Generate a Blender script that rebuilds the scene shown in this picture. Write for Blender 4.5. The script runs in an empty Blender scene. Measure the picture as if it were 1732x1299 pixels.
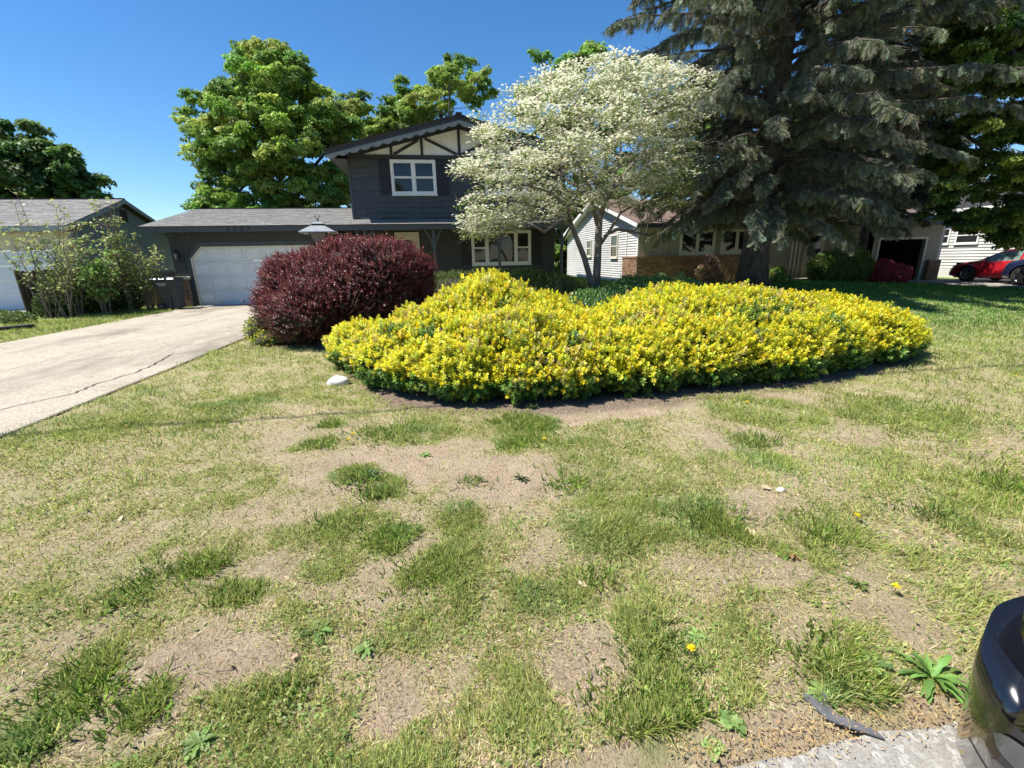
import bpy, math, random
import numpy as np
from mathutils import Vector, Matrix

C = bpy.context.scene.collection
SC = bpy.context.scene
RAD = math.radians

# ------------------------------------------------------------------ camera, sky, sun, exposure
CAM_H = 1.5
FPX = 750.0
_p, _yw, _rl = RAD(15.83), RAD(8.39), RAD(1.23)
_f = np.array([math.sin(_yw)*math.cos(_p), math.cos(_yw)*math.cos(_p), -math.sin(_p)])
_rt = np.array([math.cos(_yw), -math.sin(_yw), 0.0])
_dn = np.cross(_f, _rt)
CM = np.array([math.cos(_rl)*_rt + math.sin(_rl)*_dn, -math.sin(_rl)*_rt + math.cos(_rl)*_dn, _f])
camd = bpy.data.cameras.new('camera')
camo = bpy.data.objects.new('camera', camd)
C.objects.link(camo)
camo.matrix_world = Matrix(((CM[0][0], -CM[1][0], -CM[2][0], 0), (CM[0][1], -CM[1][1], -CM[2][1], 0),
                            (CM[0][2], -CM[1][2], -CM[2][2], CAM_H), (0, 0, 0, 1)))
camd.sensor_width = 36.0
camd.lens = FPX/1732*36
camd.clip_start = 0.05
camd.clip_end = 3000
SC.camera = camo

SUN = np.array([-1.0, -0.05, 1.75]); SUN = SUN/np.linalg.norm(SUN)
w = bpy.data.worlds.new('World'); SC.world = w; w.use_nodes = True
nt = w.node_tree; nt.nodes.clear()
sky = nt.nodes.new('ShaderNodeTexSky'); sky.sky_type = 'NISHITA'; sky.sun_disc = False
sky.sun_elevation = math.asin(SUN[2]); sky.sun_rotation = math.atan2(SUN[0], SUN[1])
sky.air_density = 1.0; sky.dust_density = 0.05; sky.ozone_density = 5.0; sky.altitude = 200
bg = nt.nodes.new('ShaderNodeBackground'); bg.inputs['Strength'].default_value = 0.090
out = nt.nodes.new('ShaderNodeOutputWorld')
hs_ = nt.nodes.new('ShaderNodeHueSaturation'); hs_.inputs['Saturation'].default_value = 1.22; hs_.inputs['Value'].default_value = 1.0
nt.links.new(sky.outputs[0], hs_.inputs['Color']); nt.links.new(hs_.outputs[0], bg.inputs[0]); nt.links.new(bg.outputs[0], out.inputs[0])
sl = bpy.data.lights.new('sun', 'SUN'); sl.energy = 4.9; sl.angle = RAD(0.53); sl.color = (1.0, 0.95, 0.86)
so = bpy.data.objects.new('sun', sl); C.objects.link(so)
so.rotation_euler = Vector(SUN).to_track_quat('Z', 'Y').to_euler()
so.location = (0, 0, 40)
vs = SC.view_settings
SC.display_settings.display_device = 'sRGB'
vs.view_transform = 'Standard'; vs.look = 'None'; vs.gamma = 1; vs.exposure = 0.93
vs.use_curve_mapping = False
SC.cycles.max_bounces = 8; SC.cycles.diffuse_bounces = 3; SC.cycles.glossy_bounces = 3
SC.cycles.transmission_bounces = 4; SC.cycles.transparent_max_bounces = 6
SC.cycles.sample_clamp_indirect = 6

def at(px, py, Y):
    """a spot of the place: where the sight line through photograph pixel px, py crosses the upright plane at depth Y"""
    d = CM.T @ np.array([(px-866)/FPX, (py-649.5)/FPX, 1.0])
    t = Y/d[1]
    return np.array([d[0]*t, Y, CAM_H + d[2]*t])
def on_ground(px, py, z=0.0):
    d = CM.T @ np.array([(px-866)/FPX, (py-649.5)/FPX, 1.0])
    t = (z-CAM_H)/d[2]
    return np.array([d[0]*t, d[1]*t, z])

DENS = 1.0
CARX, CARY = 3.44, -.10
RS = np.random.RandomState(7)
rnd = random.Random(5)

# ------------------------------------------------------------------ materials
MATS = {}
def _nodes(name):
    m = bpy.data.materials.new(name); m.use_nodes = True
    n = m.node_tree; n.nodes.clear()
    o = n.nodes.new('ShaderNodeOutputMaterial'); b = n.nodes.new('ShaderNodeBsdfPrincipled')
    n.links.new(b.outputs[0], o.inputs[0])
    MATS[name] = m
    return m, n, b, o
def _mixcol(n, fac, a, b):
    x = n.nodes.new('ShaderNodeMix'); x.data_type = 'RGBA'
    for k, v in ((0, fac), (6, a), (7, b)):
        if hasattr(v, 'links') or isinstance(v, bpy.types.NodeSocket): n.links.new(v, x.inputs[k])
        elif isinstance(v, (int, float)): x.inputs[k].default_value = v
        else: x.inputs[k].default_value = (*v, 1)
    return x.outputs[2]
def _noise(n, scale, detail=4, vec=None, rough=0.6):
    t = n.nodes.new('ShaderNodeTexNoise'); t.inputs['Scale'].default_value = scale
    t.inputs['Detail'].default_value = detail; t.inputs['Roughness'].default_value = rough
    if vec: n.links.new(vec, t.inputs['Vector'])
    return t.outputs[0]
def _ramp(n, src, lo, hi):
    r = n.nodes.new('ShaderNodeMapRange'); r.inputs[1].default_value = lo; r.inputs[2].default_value = hi
    n.links.new(src, r.inputs[0]); return r.outputs[0]
def _vec(n, scale=(1, 1, 1)):
    g = n.nodes.new('ShaderNodeNewGeometry'); mp = n.nodes.new('ShaderNodeMapping')
    mp.inputs['Scale'].default_value = scale
    n.links.new(g.outputs['Position'], mp.inputs[0]); return mp.outputs[0]
def _bump(n, b, src, strength, dist=0.01):
    x = n.nodes.new('ShaderNodeBump'); x.inputs['Strength'].default_value = strength
    x.inputs['Distance'].default_value = dist
    n.links.new(src, x.inputs['Height']); n.links.new(x.outputs[0], b.inputs['Normal'])
def surf(name, c1, c2=None, scale=3.0, rough=0.7, bump=0.0, bscale=40, metal=0.0, spec=0.5, stretch=(1, 1, 1), lo=.35, hi=.65, bdist=.01, c3=None, scale3=60, coat=0, vcol=False):
    m, n, b, o = _nodes(name)
    v = _vec(n, stretch)
    col = None
    if c2 is not None:
        col = _mixcol(n, _ramp(n, _noise(n, scale, 5, v), lo, hi), c1, c2)
        if c3 is not None: col = _mixcol(n, _ramp(n, _noise(n, scale3, 3, v), .45, .75), col, c3)
    if vcol:
        a = n.nodes.new('ShaderNodeAttribute'); a.attribute_name = 'Col'
        x = n.nodes.new('ShaderNodeMix'); x.data_type = 'RGBA'; x.blend_type = 'MULTIPLY'; x.inputs[0].default_value = 1
        if col is not None: n.links.new(col, x.inputs[6])
        else: x.inputs[6].default_value = (*c1, 1)
        n.links.new(a.outputs[0], x.inputs[7]); col = x.outputs[2]
    if col is not None: n.links.new(col, b.inputs['Base Color'])
    else: b.inputs['Base Color'].default_value = (*c1, 1)
    b.inputs['Roughness'].default_value = rough; b.inputs['Metallic'].default_value = metal
    b.inputs['Specular IOR Level'].default_value = spec
    if coat: b.inputs['Coat Weight'].default_value = coat; b.inputs['Coat Roughness'].default_value = 0.03
    if bump: _bump(n, b, _noise(n, bscale, 4, v), bump, bdist)
    return m
def leafmat(name, rough=0.5, trans=0.35, spec=0.35, inst=False):
    m, n, b, o = _nodes(name)
    a = n.nodes.new('ShaderNodeAttribute'); a.attribute_name = 'Col'
    co = a.outputs[0]
    if inst:
        a2 = n.nodes.new('ShaderNodeAttribute'); a2.attribute_type = 'INSTANCER'; a2.attribute_name = 'tint'
        x = n.nodes.new('ShaderNodeMix'); x.data_type = 'RGBA'; x.blend_type = 'MULTIPLY'; x.inputs[0].default_value = 1
        n.links.new(co, x.inputs[6]); n.links.new(a2.outputs[0], x.inputs[7]); co = x.outputs[2]
    n.links.new(co, b.inputs['Base Color'])
    b.inputs['Roughness'].default_value = rough; b.inputs['Specular IOR Level'].default_value = spec
    t = n.nodes.new('ShaderNodeBsdfTranslucent'); n.links.new(co, t.inputs[0])
    mx = n.nodes.new('ShaderNodeMixShader'); mx.inputs[0].default_value = trans
    n.links.new(b.outputs[0], mx.inputs[1]); n.links.new(t.outputs[0], mx.inputs[2])
    n.links.new(mx.outputs[0], o.inputs[0])
    return m
M = MATS
leafmat('leaf'); leafmat('leaf_glossy', 0.38, 0.25, 0.5); leafmat('grass_blade', 0.65, 0.5, 0.2); leafmat('petal', 0.6, 0.35, 0.2)
leafmat('needle', 0.6, 0.12, 0.25, True); leafmat('tree_leaf', 0.5, 0.40, 0.35, True); leafmat('shrub_leaf', 0.42, 0.30, 0.4, True)
surf('house_paint', (.031, .036, .040), (.042, .047, .050), 2.5, .62, .25, 30, stretch=(1, 1, 6))
surf('plank_paint', (.036, .042, .046), (.080, .088, .092), 5, .6, .35, 25, stretch=(.4, 1, 5), lo=.3, hi=.75)
surf('trim_paint', (.040, .050, .058), (.050, .060, .068), 6, .5, .15, 30)
surf('beam_paint', (.020, .023, .026), (.030, .034, .038), 6, .6, .2, 30)
surf('scallop_paint', (.16, .175, .17), (.22, .235, .225), 5, .6, .1, 30)
surf('navy_shutter', (.006, .006, .012), (.010, .010, .018), 8, .55)
surf('gable_stucco', (.74, .75, .74), (.82, .83, .82), 2.5, .85, .3, 90)
surf('white_vinyl', (.72, .72, .70), (.78, .78, .76), 2, .45)
surf('door_white', (.66, .69, .71), (.72, .75, .77), 2, .45, .08, 60)
surf('cream_paint', (.60, .58, .48), (.66, .64, .54), 3, .5)
surf('white_siding', (.50, .50, .485), (.57, .57, .56), 1.2, .5, .1, 40)
surf('grey_siding', (.27, .29, .26), (.33, .35, .32), 1.2, .55, .1, 40)
surf('grey_trim', (.30, .32, .32), (.36, .38, .38), 3, .5)
surf('tan_board', (.28, .26, .19), (.35, .33, .25), 3, .65, .2, 30, stretch=(1, 1, 5))
surf('pale_wall', (.55, .50, .38), (.62, .56, .44), 1.5, .6)
surf('shingle', (.17, .165, .155), (.26, .25, .24), 9, .92, .6, 120, stretch=(.8, 1, 1), c3=(.12, .115, .11), scale3=35, vcol=True)
surf('shingle_dark', (.012, .012, .013), (.03, .03, .03), 9, .9, .5, 100)
surf('shingle_brown', (.17, .12, .095), (.24, .175, .14), 7, .92, .6, 120, c3=(.16, .10, .08), scale3=40, vcol=True)
surf('brick_face', (.19, .10, .058), (.31, .19, .115), 14, .85, .5, 90, vcol=True)
surf('mortar', (.22, .20, .17), (.28, .26, .22), 20, .95, .4, 100)
surf('lime_cap', (.42, .38, .28), (.5, .46, .36), 12, .9, .5, 60)
surf('bark_grey', (.13, .105, .085), (.24, .21, .18), 12, .95, 1.0, 35, stretch=(1, 1, .35), bdist=.04)
surf('bark_dark', (.045, .036, .03), (.12, .10, .085), 9, .95, 1.0, 25, stretch=(1, 1, .4), bdist=.05)
surf('twig', (.16, .12, .09), (.26, .20, .15), 12, .9)
surf('twig_dark', (.05, .04, .032), (.09, .07, .055), 12, .95)
surf('fence_wood', (.07, .05, .035), (.13, .10, .07), 6, .9, .5, 30, stretch=(1, 1, .2), vcol=True)
surf('can_plastic', (.035, .034, .036), (.045, .044, .046), 5, .45, .1, 120)
surf('lid_plastic', (.016, .017, .02), (.022, .023, .026), 5, .35, .1, 120)
surf('rubber', (.015, .015, .015), (.025, .024, .023), 30, .8, .2, 80)
surf('black_metal', (.015, .015, .016), (.022, .022, .022), 20, .5)
surf('pale_metal', (.20, .215, .23), (.26, .28, .30), 10, .5, metal=.1)
surf('lamp_glass', (.30, .29, .24), (.36, .35, .29), 20, .35)
surf('rim_metal', (.55, .55, .56), None, rough=.28, metal=.9)
surf('red_paint', (.38, .012, .022), None, rough=.3, coat=1.0)
surf('navy_paint', (.010, .014, .04), None, rough=.3, coat=1.0)
surf('black_paint', (.006, .006, .008), (.016, .016, .015), 60, .22, coat=1.0, spec=.5, lo=.62, hi=.72)
surf('chrome', (.6, .62, .66), None, rough=.12, metal=1.0)
surf('headlamp_lens', (.045, .048, .05), (.07, .072, .075), 30, .10, coat=.8)
surf('dirt_dark', (.085, .062, .045), (.15, .11, .08), 18, .95, 1.0, 60, bdist=.02)
surf('stone_white', (.55, .54, .50), (.72, .71, .67), 9, .9, .8, 40, bdist=.02)
surf('dry_leaf', (.42, .30, .18), (.50, .38, .25), 20, .8)
surf('scrap_plastic', (.08, .08, .09), (.12, .12, .13), 20, .6)
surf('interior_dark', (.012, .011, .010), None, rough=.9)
surf('curtain', (.35, .32, .26), (.5, .46, .38), 10, .9, stretch=(8, 8, .3))
surf('white_print', (.75, .75, .75), None, rough=.6)
surf('number_black', (.006, .006, .007), None, rough=.5)
surf('concrete_step', (.36, .33, .27), (.44, .40, .33), 6, .9, .4, 60)
surf('wire_black', (.02, .02, .02), None, rough=.6)
def _glass(name, col, rough=.04):
    m, n, b, o = _nodes(name)
    b.inputs['Base Color'].default_value = (*col, 1); b.inputs['Roughness'].default_value = rough
    b.inputs['Specular IOR Level'].default_value = .6
    _bump(n, b, _noise(n, 1.5, 1, _vec(n)), .25, .01)
_glass('glass', (.018, .019, .02)); _glass('car_glass', (.05, .06, .06)); _glass('car_glass_green', (.16, .22, .20), .08)

def concrete(name, c1, c2, speck, stained=False):
    m, n, b, o = _nodes(name)
    v = _vec(n)
    col = _mixcol(n, _ramp(n, _noise(n, .9, 6, v), .3, .7), c1, c2)
    vo = n.nodes.new('ShaderNodeTexVoronoi'); vo.inputs['Scale'].default_value = 55; n.links.new(v, vo.inputs['Vector'])
    sp = n.nodes.new('ShaderNodeSeparateColor'); n.links.new(vo.outputs['Color'], sp.inputs[0])
    col = _mixcol(n, _ramp(n, sp.outputs[0], .55, .95), col, speck)
    col = _mixcol(n, _ramp(n, _noise(n, 130, 2, v), .5, .8), col, tuple(x*.55 for x in c1))
    if stained:
        col = _mixcol(n, _ramp(n, _noise(n, .55, 8, _vec(n, (1.0, .35, 1)), .7), .50, .66), col, tuple(x*.66 for x in c1))
        col = _mixcol(n, _ramp(n, _noise(n, 3.5, 8, v, .75), .56, .70), col, tuple(x*.74 for x in c1))
        w1 = n.nodes.new('ShaderNodeTexVoronoi'); w1.feature = 'DISTANCE_TO_EDGE'; w1.inputs['Scale'].default_value = .42
        dv = n.nodes.new('ShaderNodeMixRGB'); dv.blend_type = 'ADD'; dv.inputs[0].default_value = .35; n.links.new(v, dv.inputs[1]); nn_ = n.nodes.new('ShaderNodeTexNoise'); nn_.inputs['Scale'].default_value = 2.5; nn_.inputs['Detail'].default_value = 6; n.links.new(v, nn_.inputs['Vector']); n.links.new(nn_.outputs['Color'], dv.inputs[2]); n.links.new(dv.outputs[0], w1.inputs['Vector'])
        mr = n.nodes.new('ShaderNodeMapRange'); mr.inputs[1].default_value = .004; mr.inputs[2].default_value = .0; mr.inputs[3].default_value = 0; mr.inputs[4].default_value = .65; n.links.new(w1.outputs['Distance'], mr.inputs[0])
        col = _mixcol(n, mr.outputs[0], col, (.10, .085, .065))
    n.links.new(col, b.inputs['Base Color']); b.inputs['Roughness'].default_value = .93
    _bump(n, b, _noise(n, 110, 3, v), .8, .006)
concrete('aggregate_concrete', (.29, .25, .19), (.41, .36, .285), (.50, .44, .35), True)
concrete('street_concrete', (.22, .205, .18), (.29, .275, .245), (.38, .365, .335))

def ground_material():
    m, n, b, o = _nodes('soil')
    v = _vec(n)
    dirt = _mixcol(n, _ramp(n, _noise(n, 5, 6, v), .3, .7), (.38, .285, .19), (.53, .42, .295))
    dirt = _mixcol(n, _ramp(n, _noise(n, 90, 3, v), .52, .7), dirt, (.13, .095, .07))
    dirt = _mixcol(n, _ramp(n, _noise(n, 160, 2, v), .6, .75), dirt, (.50, .42, .31))
    th = _mixcol(n, _ramp(n, _noise(n, 60, 4, v), .3, .7), (.30, .28, .13), (.52, .45, .26))
    gr = _mixcol(n, _ramp(n, _noise(n, 40, 4, v), .3, .7), (.11, .17, .04), (.22, .28, .08))
    a = n.nodes.new('ShaderNodeAttribute'); a.attribute_name = 'Col'
    s = n.nodes.new('ShaderNodeSeparateColor'); n.links.new(a.outputs[0], s.inputs[0])
    c = _mixcol(n, s.outputs[0], dirt, th)
    c = _mixcol(n, s.outputs[1], c, gr)
    c = _mixcol(n, s.outputs[2], c, _mixcol(n, _ramp(n, _noise(n, 30, 5, v), .35, .7), (.15, .115, .085), (.33, .25, .185)))
    n.links.new(c, b.inputs['Base Color']); b.inputs['Roughness'].default_value = .96; b.inputs['Specular IOR Level'].default_value = .15
    _bump(n, b, _noise(n, 70, 6, v, .7), 1.0, .03)
ground_material()

# ------------------------------------------------------------------ mesh helpers
class MB:
    def __init__(s): s.v = []; s.f = []; s.c = []
    def add(s, vs, fs, col=None):
        k = len(s.v); s.v += [tuple(map(float, p)) for p in vs]; s.f += [tuple(i+k for i in f) for f in fs]
        s.c += [col or (1, 1, 1)]*len(vs); return s
    def box(s, x0, x1, y0, y1, z0, z1, col=None):
        vs = [(x, y, z) for z in (z0, z1) for y in (y0, y1) for x in (x0, x1)]
        return s.add(vs, [(0, 2, 3, 1), (4, 5, 7, 6), (0, 1, 5, 4), (2, 6, 7, 3), (0, 4, 6, 2), (1, 3, 7, 5)], col)
    def prism(s, poly, a, b, axis='y', col=None):
        """poly of 2D points extruded from a to b along axis (poly gives the other two coordinates in order)"""
        n = len(poly)
        def P(p, t):
            return {'x': (t, p[0], p[1]), 'y': (p[0], t, p[1]), 'z': (p[0], p[1], t)}[axis]
        vs = [P(p, a) for p in poly]+[P(p, b) for p in poly]
        fs = [tuple(range(n))[::-1], tuple(range(n, 2*n))]+[(i, (i+1) % n, n+(i+1) % n, n+i) for i in range(n)]
        return s.add(vs, fs, col)
    def bar(s, p, q, w, d, col=None, up=(0, 0, 1)):
        p = Vector(p); q = Vector(q); a = (q-p).normalized(); u = Vector(up)
        if abs(a.dot(u)) > .98: u = Vector((1, 0, 0))
        r = a.cross(u).normalized()*w/2; t = a.cross(r).normalized()*d/2
        vs = [p-r-t, p+r-t, p+r+t, p-r+t, q-r-t, q+r-t, q+r+t, q-r+t]
        return s.add(vs, [(0, 1, 2, 3), (7, 6, 5, 4), (0, 4, 5, 1), (1, 5, 6, 2), (2, 6, 7, 3), (3, 7, 4, 0)], col)
    def tube(s, pts, rad, n=8, cap=True, col=None):
        pts = [Vector(p) for p in pts]
        if isinstance(rad, (int, float)): rad = [rad]*len(pts)
        k0 = len(s.v); vs = []; prev = None
        for i, p in enumerate(pts):
            a = (pts[min(i+1, len(pts)-1)]-pts[max(i-1, 0)]).normalized()
            if prev is None:
                u = a.orthogonal().normalized()
            else:
                u = (prev-a*prev.dot(a)).normalized()
            prev = u; w_ = a.cross(u)
            for j in range(n):
                t = 2*math.pi*j/n; vs.append(p+(u*math.cos(t)+w_*math.sin(t))*rad[i])
        fs = []
        for i in range(len(pts)-1):
            for j in range(n):
                fs.append((i*n+j, i*n+(j+1) % n, (i+1)*n+(j+1) % n, (i+1)*n+j))
        if cap: fs.append(tuple(range(n))[::-1]); fs.append(tuple((len(pts)-1)*n+j for j in range(n)))
        return s.add(vs, fs, col)
    def lathe(s, prof, n=20, c=(0, 0, 0), axis='z', col=None):
        vs = []
        for r, h in prof:
            for j in range(n):
                t = 2*math.pi*j/n; a, b = r*math.cos(t), r*math.sin(t)
                vs.append({'z': (c[0]+a, c[1]+b, c[2]+h), 'y': (c[0]+a, c[1]+h, c[2]+b), 'x': (c[0]+h, c[1]+a, c[2]+b)}[axis])
        fs = [(i*n+j, i*n+(j+1) % n, (i+1)*n+(j+1) % n, (i+1)*n+j) for i in range(len(prof)-1) for j in range(n)]
        return s.add(vs, fs, col)
    def build(s, name, mat, parent=None, smooth=False, loc=None):
        me = bpy.data.meshes.new(name); me.from_pydata(s.v, [], s.f); me.update()
        if any(c != (1, 1, 1) for c in s.c) or mat in ('shingle', 'shingle_brown', 'brick_face', 'fence_wood'):
            a = me.color_attributes.new('Col', 'FLOAT_COLOR', 'POINT')
            a.data.foreach_set('color', np.array([(*c, 1) for c in s.c], 'f').ravel())
        me.materials.append(M[mat])
        if smooth: me.polygons.foreach_set('use_smooth', [True]*len(me.polygons))
        o = bpy.data.objects.new(name, me); C.objects.link(o)
        if parent: o.parent = parent
        if loc: o.location = loc
        return o
def npmesh(name, V, F, mat, parent=None, col=None, smooth=False, loc=None):
    V = np.asarray(V, 'f').reshape(-1, 3); F = np.asarray(F, 'i'); k = F.shape[1]
    me = bpy.data.meshes.new(name)
    me.vertices.add(len(V)); me.vertices.foreach_set('co', V.ravel())
    me.loops.add(F.size); me.loops.foreach_set('vertex_index', F.ravel())
    me.polygons.add(len(F)); me.polygons.foreach_set('loop_start', np.arange(0, F.size, k, dtype='i'))
    if smooth: me.polygons.foreach_set('use_smooth', np.ones(len(F), bool))
    me.update(calc_edges=True)
    if col is not None:
        a = me.color_attributes.new('Col', 'FLOAT_COLOR', 'POINT')
        c4 = np.ones((len(V), 4), 'f'); c4[:, :3] = col; a.data.foreach_set('color', c4.ravel())
    me.materials.append(M[mat])
    o = bpy.data.objects.new(name, me); C.objects.link(o)
    if parent: o.parent = parent
    if loc is not None: o.location = loc
    return o
def tag(o, label=None, cat=None, group=None, kind=None):
    if label: o['label'] = label
    if cat: o['category'] = cat
    if group: o['group'] = group
    if kind: o['kind'] = kind
    return o
def empty(name, loc=(0, 0, 0), rz=0, label=None, cat=None, group=None):
    o = bpy.data.objects.new(name, None); C.objects.link(o); o.location = loc; o.rotation_euler = (0, 0, rz)
    o.empty_display_size = .2
    return tag(o, label, cat, group)
def copy_tree(o, parent=None):
    c = o.copy(); C.objects.link(c); c.parent = parent
    for ch in list(o.children): copy_tree(ch, c)
    return c
def text_part(name, s, size, mat, parent, loc, rot, depth=.004, italic=0.0, align='CENTER', sx=1):
    cu = bpy.data.curves.new(name, 'FONT'); cu.body = s; cu.size = size; cu.extrude = depth/2; cu.align_x = align
    cu.shear = italic; cu.offset = size*.012
    t = bpy.data.objects.new(name+'_tmp', cu); C.objects.link(t)
    dg = bpy.context.evaluated_depsgraph_get()
    me = bpy.data.meshes.new_from_object(t.evaluated_get(dg)); me.name = name
    bpy.data.objects.remove(t); bpy.data.curves.remove(cu)
    me.materials.clear(); me.materials.append(M[mat])
    o = bpy.data.objects.new(name, me); C.objects.link(o); o.parent = parent
    o.location = loc; o.rotation_euler = rot; o.scale = (sx, 1, 1)
    return o

# value noise on numpy arrays
_tab = np.random.RandomState(3).rand(4096)
def vnoise(x, y, s=1.0, seed=0):
    x = np.asarray(x, float)*s+1000; y = np.asarray(y, float)*s+1000
    xi = np.floor(x).astype(int); yi = np.floor(y).astype(int); fx = x-xi; fy = y-yi
    fx = fx*fx*(3-2*fx); fy = fy*fy*(3-2*fy)
    def h(a, b): return _tab[(a*73+b*151+seed*337+((a*b) % 97)*13) % 4096]
    return (h(xi, yi)*(1-fx)+h(xi+1, yi)*fx)*(1-fy)+(h(xi, yi+1)*(1-fx)+h(xi+1, yi+1)*fx)*fy
def fbm(x, y, s=1.0, seed=0, o=4):
    r = 0; a = .5; t = 0
    for i in range(o): r = r+a*vnoise(x, y, s*2**i, seed+i*7); t += a; a *= .55
    return r/t
def sstep(x): x = np.clip(x, 0, 1); return x*x*(3-2*x)
def unit(v): return v/np.maximum(np.linalg.norm(v, axis=-1, keepdims=True), 1e-9)
def rdir(n): return unit(RS.normal(size=(n, 3)))

def leaves(P, D, N, L, W, cup=0.0):
    """one folded rhombus leaf for every point: P base, D direction, N normal"""
    n = len(P); L = np.broadcast_to(L, (n,))[:, None]; W = np.broadcast_to(W, (n,))[:, None]
    S = unit(np.cross(D, N)); U = np.cross(S, D)
    a = P; b = P+D*L*.45+S*W*.5+U*W*.12; c = P+D*L-U*L*cup; d = P+D*L*.45-S*W*.5+U*W*.12
    V = np.stack([a, b, c, d], 1).reshape(-1, 3)
    F = np.arange(4*n).reshape(-1, 4)
    return V, F
def leafobj(name, P, D, N, L, W, col, mat, parent=None, cup=.1):
    V, F = leaves(P, D, N, L, W, cup)
    return npmesh(name, V, F, mat, parent, np.repeat(col, 4, 0))
def palette(n, cols, wts=None, jit=.18):
    cols = np.array(cols, float); wts = np.array(wts if wts is not None else np.ones(len(cols)), float)
    i = RS.choice(len(cols), n, p=wts/wts.sum())
    return np.clip(cols[i]*(1+jit*RS.normal(size=(n, 1)))*(1+.06*RS.normal(size=(n, 3))), .004, max(.9, cols.max()*1.1))

# ------------------------------------------------------------------ sprays scattered as one mass (foliage past counting)
def unlinked(name, V, F, mat, col):
    o = npmesh(name, V, F, mat, None, col); C.objects.unlink(o); o.use_fake_user = True; return o
def frame_euler(X, Z):
    X = unit(X); Yv = unit(np.cross(Z, X)); Zv = np.cross(X, Yv)
    return np.stack([np.arctan2(Yv[:, 2], Zv[:, 2]), -np.arcsin(np.clip(X[:, 2], -1, 1)), np.arctan2(X[:, 1], X[:, 0])], 1)
def scatter_on(name, P, E_, S, tint, sources, parent):
    n = len(P); me = bpy.data.meshes.new(name); me.vertices.add(n); me.vertices.foreach_set('co', np.asarray(P, 'f').ravel())
    a = me.attributes.new('rot', 'FLOAT_VECTOR', 'POINT'); a.data.foreach_set('vector', np.asarray(E_, 'f').ravel())
    a = me.attributes.new('scl', 'FLOAT', 'POINT'); a.data.foreach_set('value', np.asarray(S, 'f'))
    a = me.attributes.new('pick', 'INT', 'POINT'); a.data.foreach_set('value', RS.randint(0, len(sources), n).astype('i'))
    t4 = np.ones((n, 4), 'f'); t4[:, :3] = tint
    a = me.attributes.new('tint', 'FLOAT_COLOR', 'POINT'); a.data.foreach_set('color', t4.ravel())
    me.update(); o = bpy.data.objects.new(name, me); C.objects.link(o); o.parent = parent
    g = bpy.data.node_groups.new(name+'_scatter', 'GeometryNodeTree')
    g.interface.new_socket('Geometry', in_out='INPUT', socket_type='NodeSocketGeometry'); g.interface.new_socket('Geometry', in_out='OUTPUT', socket_type='NodeSocketGeometry')
    gi = g.nodes.new('NodeGroupInput'); go = g.nodes.new('NodeGroupOutput'); ip = g.nodes.new('GeometryNodeInstanceOnPoints'); jn = g.nodes.new('GeometryNodeJoinGeometry')
    for s_ in sources:
        oi = g.nodes.new('GeometryNodeObjectInfo'); oi.inputs['Object'].default_value = s_; oi.inputs['As Instance'].default_value = True; g.links.new(oi.outputs['Geometry'], jn.inputs[0])
    def at_(nm, ty):
        q = g.nodes.new('GeometryNodeInputNamedAttribute'); q.data_type = ty; q.inputs['Name'].default_value = nm; return q.outputs['Attribute']
    er = g.nodes.new('FunctionNodeEulerToRotation'); g.links.new(at_('rot', 'FLOAT_VECTOR'), er.inputs[0])
    g.links.new(gi.outputs[0], ip.inputs['Points']); g.links.new(jn.outputs[0], ip.inputs['Instance']); ip.inputs['Pick Instance'].default_value = True
    g.links.new(at_('pick', 'INT'), ip.inputs['Instance Index']); g.links.new(er.outputs[0], ip.inputs['Rotation']); g.links.new(at_('scl', 'FLOAT'), ip.inputs['Scale'])
    g.links.new(ip.outputs[0], go.inputs[0]); md = o.modifiers.new('scatter', 'NODES'); md.node_group = g
    o['kind'] = 'stuff'; return o
def spray_sources():
    out_ = []
    for k in range(4):
        V, F, cc = [], [], []; off = 0; P, D, N, L = [], [], [], []; tip = []
        for t in np.linspace(.0, 1, 34):
            base = np.array([t, 0, -.22*t*t])
            for s in (-1, 1, 0):
                if s == 0: P.append(base); D.append(np.array([.9, RS.normal()*.3, .5*RS.rand()])); L.append(.13); tip.append(t); continue
                ll = .40*(1-t)**.55*(.5+.7*RS.rand())*min(1, .25+t*4)
                for u in np.linspace(.15, 1, 5):
                    d = np.array([.75, s*.8, -.35*u+RS.normal()*.22]); p = base+d*ll*u+RS.normal(0, .006, 3)-np.array([0, 0, .12*ll*u]); P.append(p); D.append(d*.8+RS.normal(0, .35, 3)+np.array([0, 0, .25])); L.append(.105); tip.append(max(t, u*.9))
        P, D = np.array(P), unit(np.array(D)); n = len(P); L = np.array(L)*RS.uniform(.7, 1.3, n); tip = np.array(tip)
        V, F = leaves(P, D, unit(np.array([0, 0, 1.])+.5*rdir(n)), L, L*.20, .1)
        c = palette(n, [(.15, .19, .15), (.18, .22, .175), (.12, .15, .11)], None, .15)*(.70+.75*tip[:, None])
        out_.append(unlinked('needle_spray', V, F, 'needle', np.repeat(np.clip(c, 0, .6), 4, 0)))
    return out_
def cluster_sources(asp=.8):
    out_ = []
    for k in range(4):
        n = 46; d = rdir(n); d[:, 2] = np.abs(d[:, 2])*.9-.25; P = d*np.array([.5, .5, .35])*(RS.rand(n, 1)**.35)
        D = unit(d*np.array([1, 1, .4])+.5*rdir(n)-np.array([0, 0, .35])); N = unit(np.array([0, 0, 1.])+.5*d+.4*rdir(n)); L = RS.uniform(.22, .38, n)
        V, F = leaves(P, D, N, L, L*asp, .18); out_.append(unlinked('leaf_cluster', V, F, 'tree_leaf', np.repeat(palette(n, [(1, 1, 1), (.8, .85, .8), (1.15, 1.1, .9)], None, .12), 4, 0)))
    return out_

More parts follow.
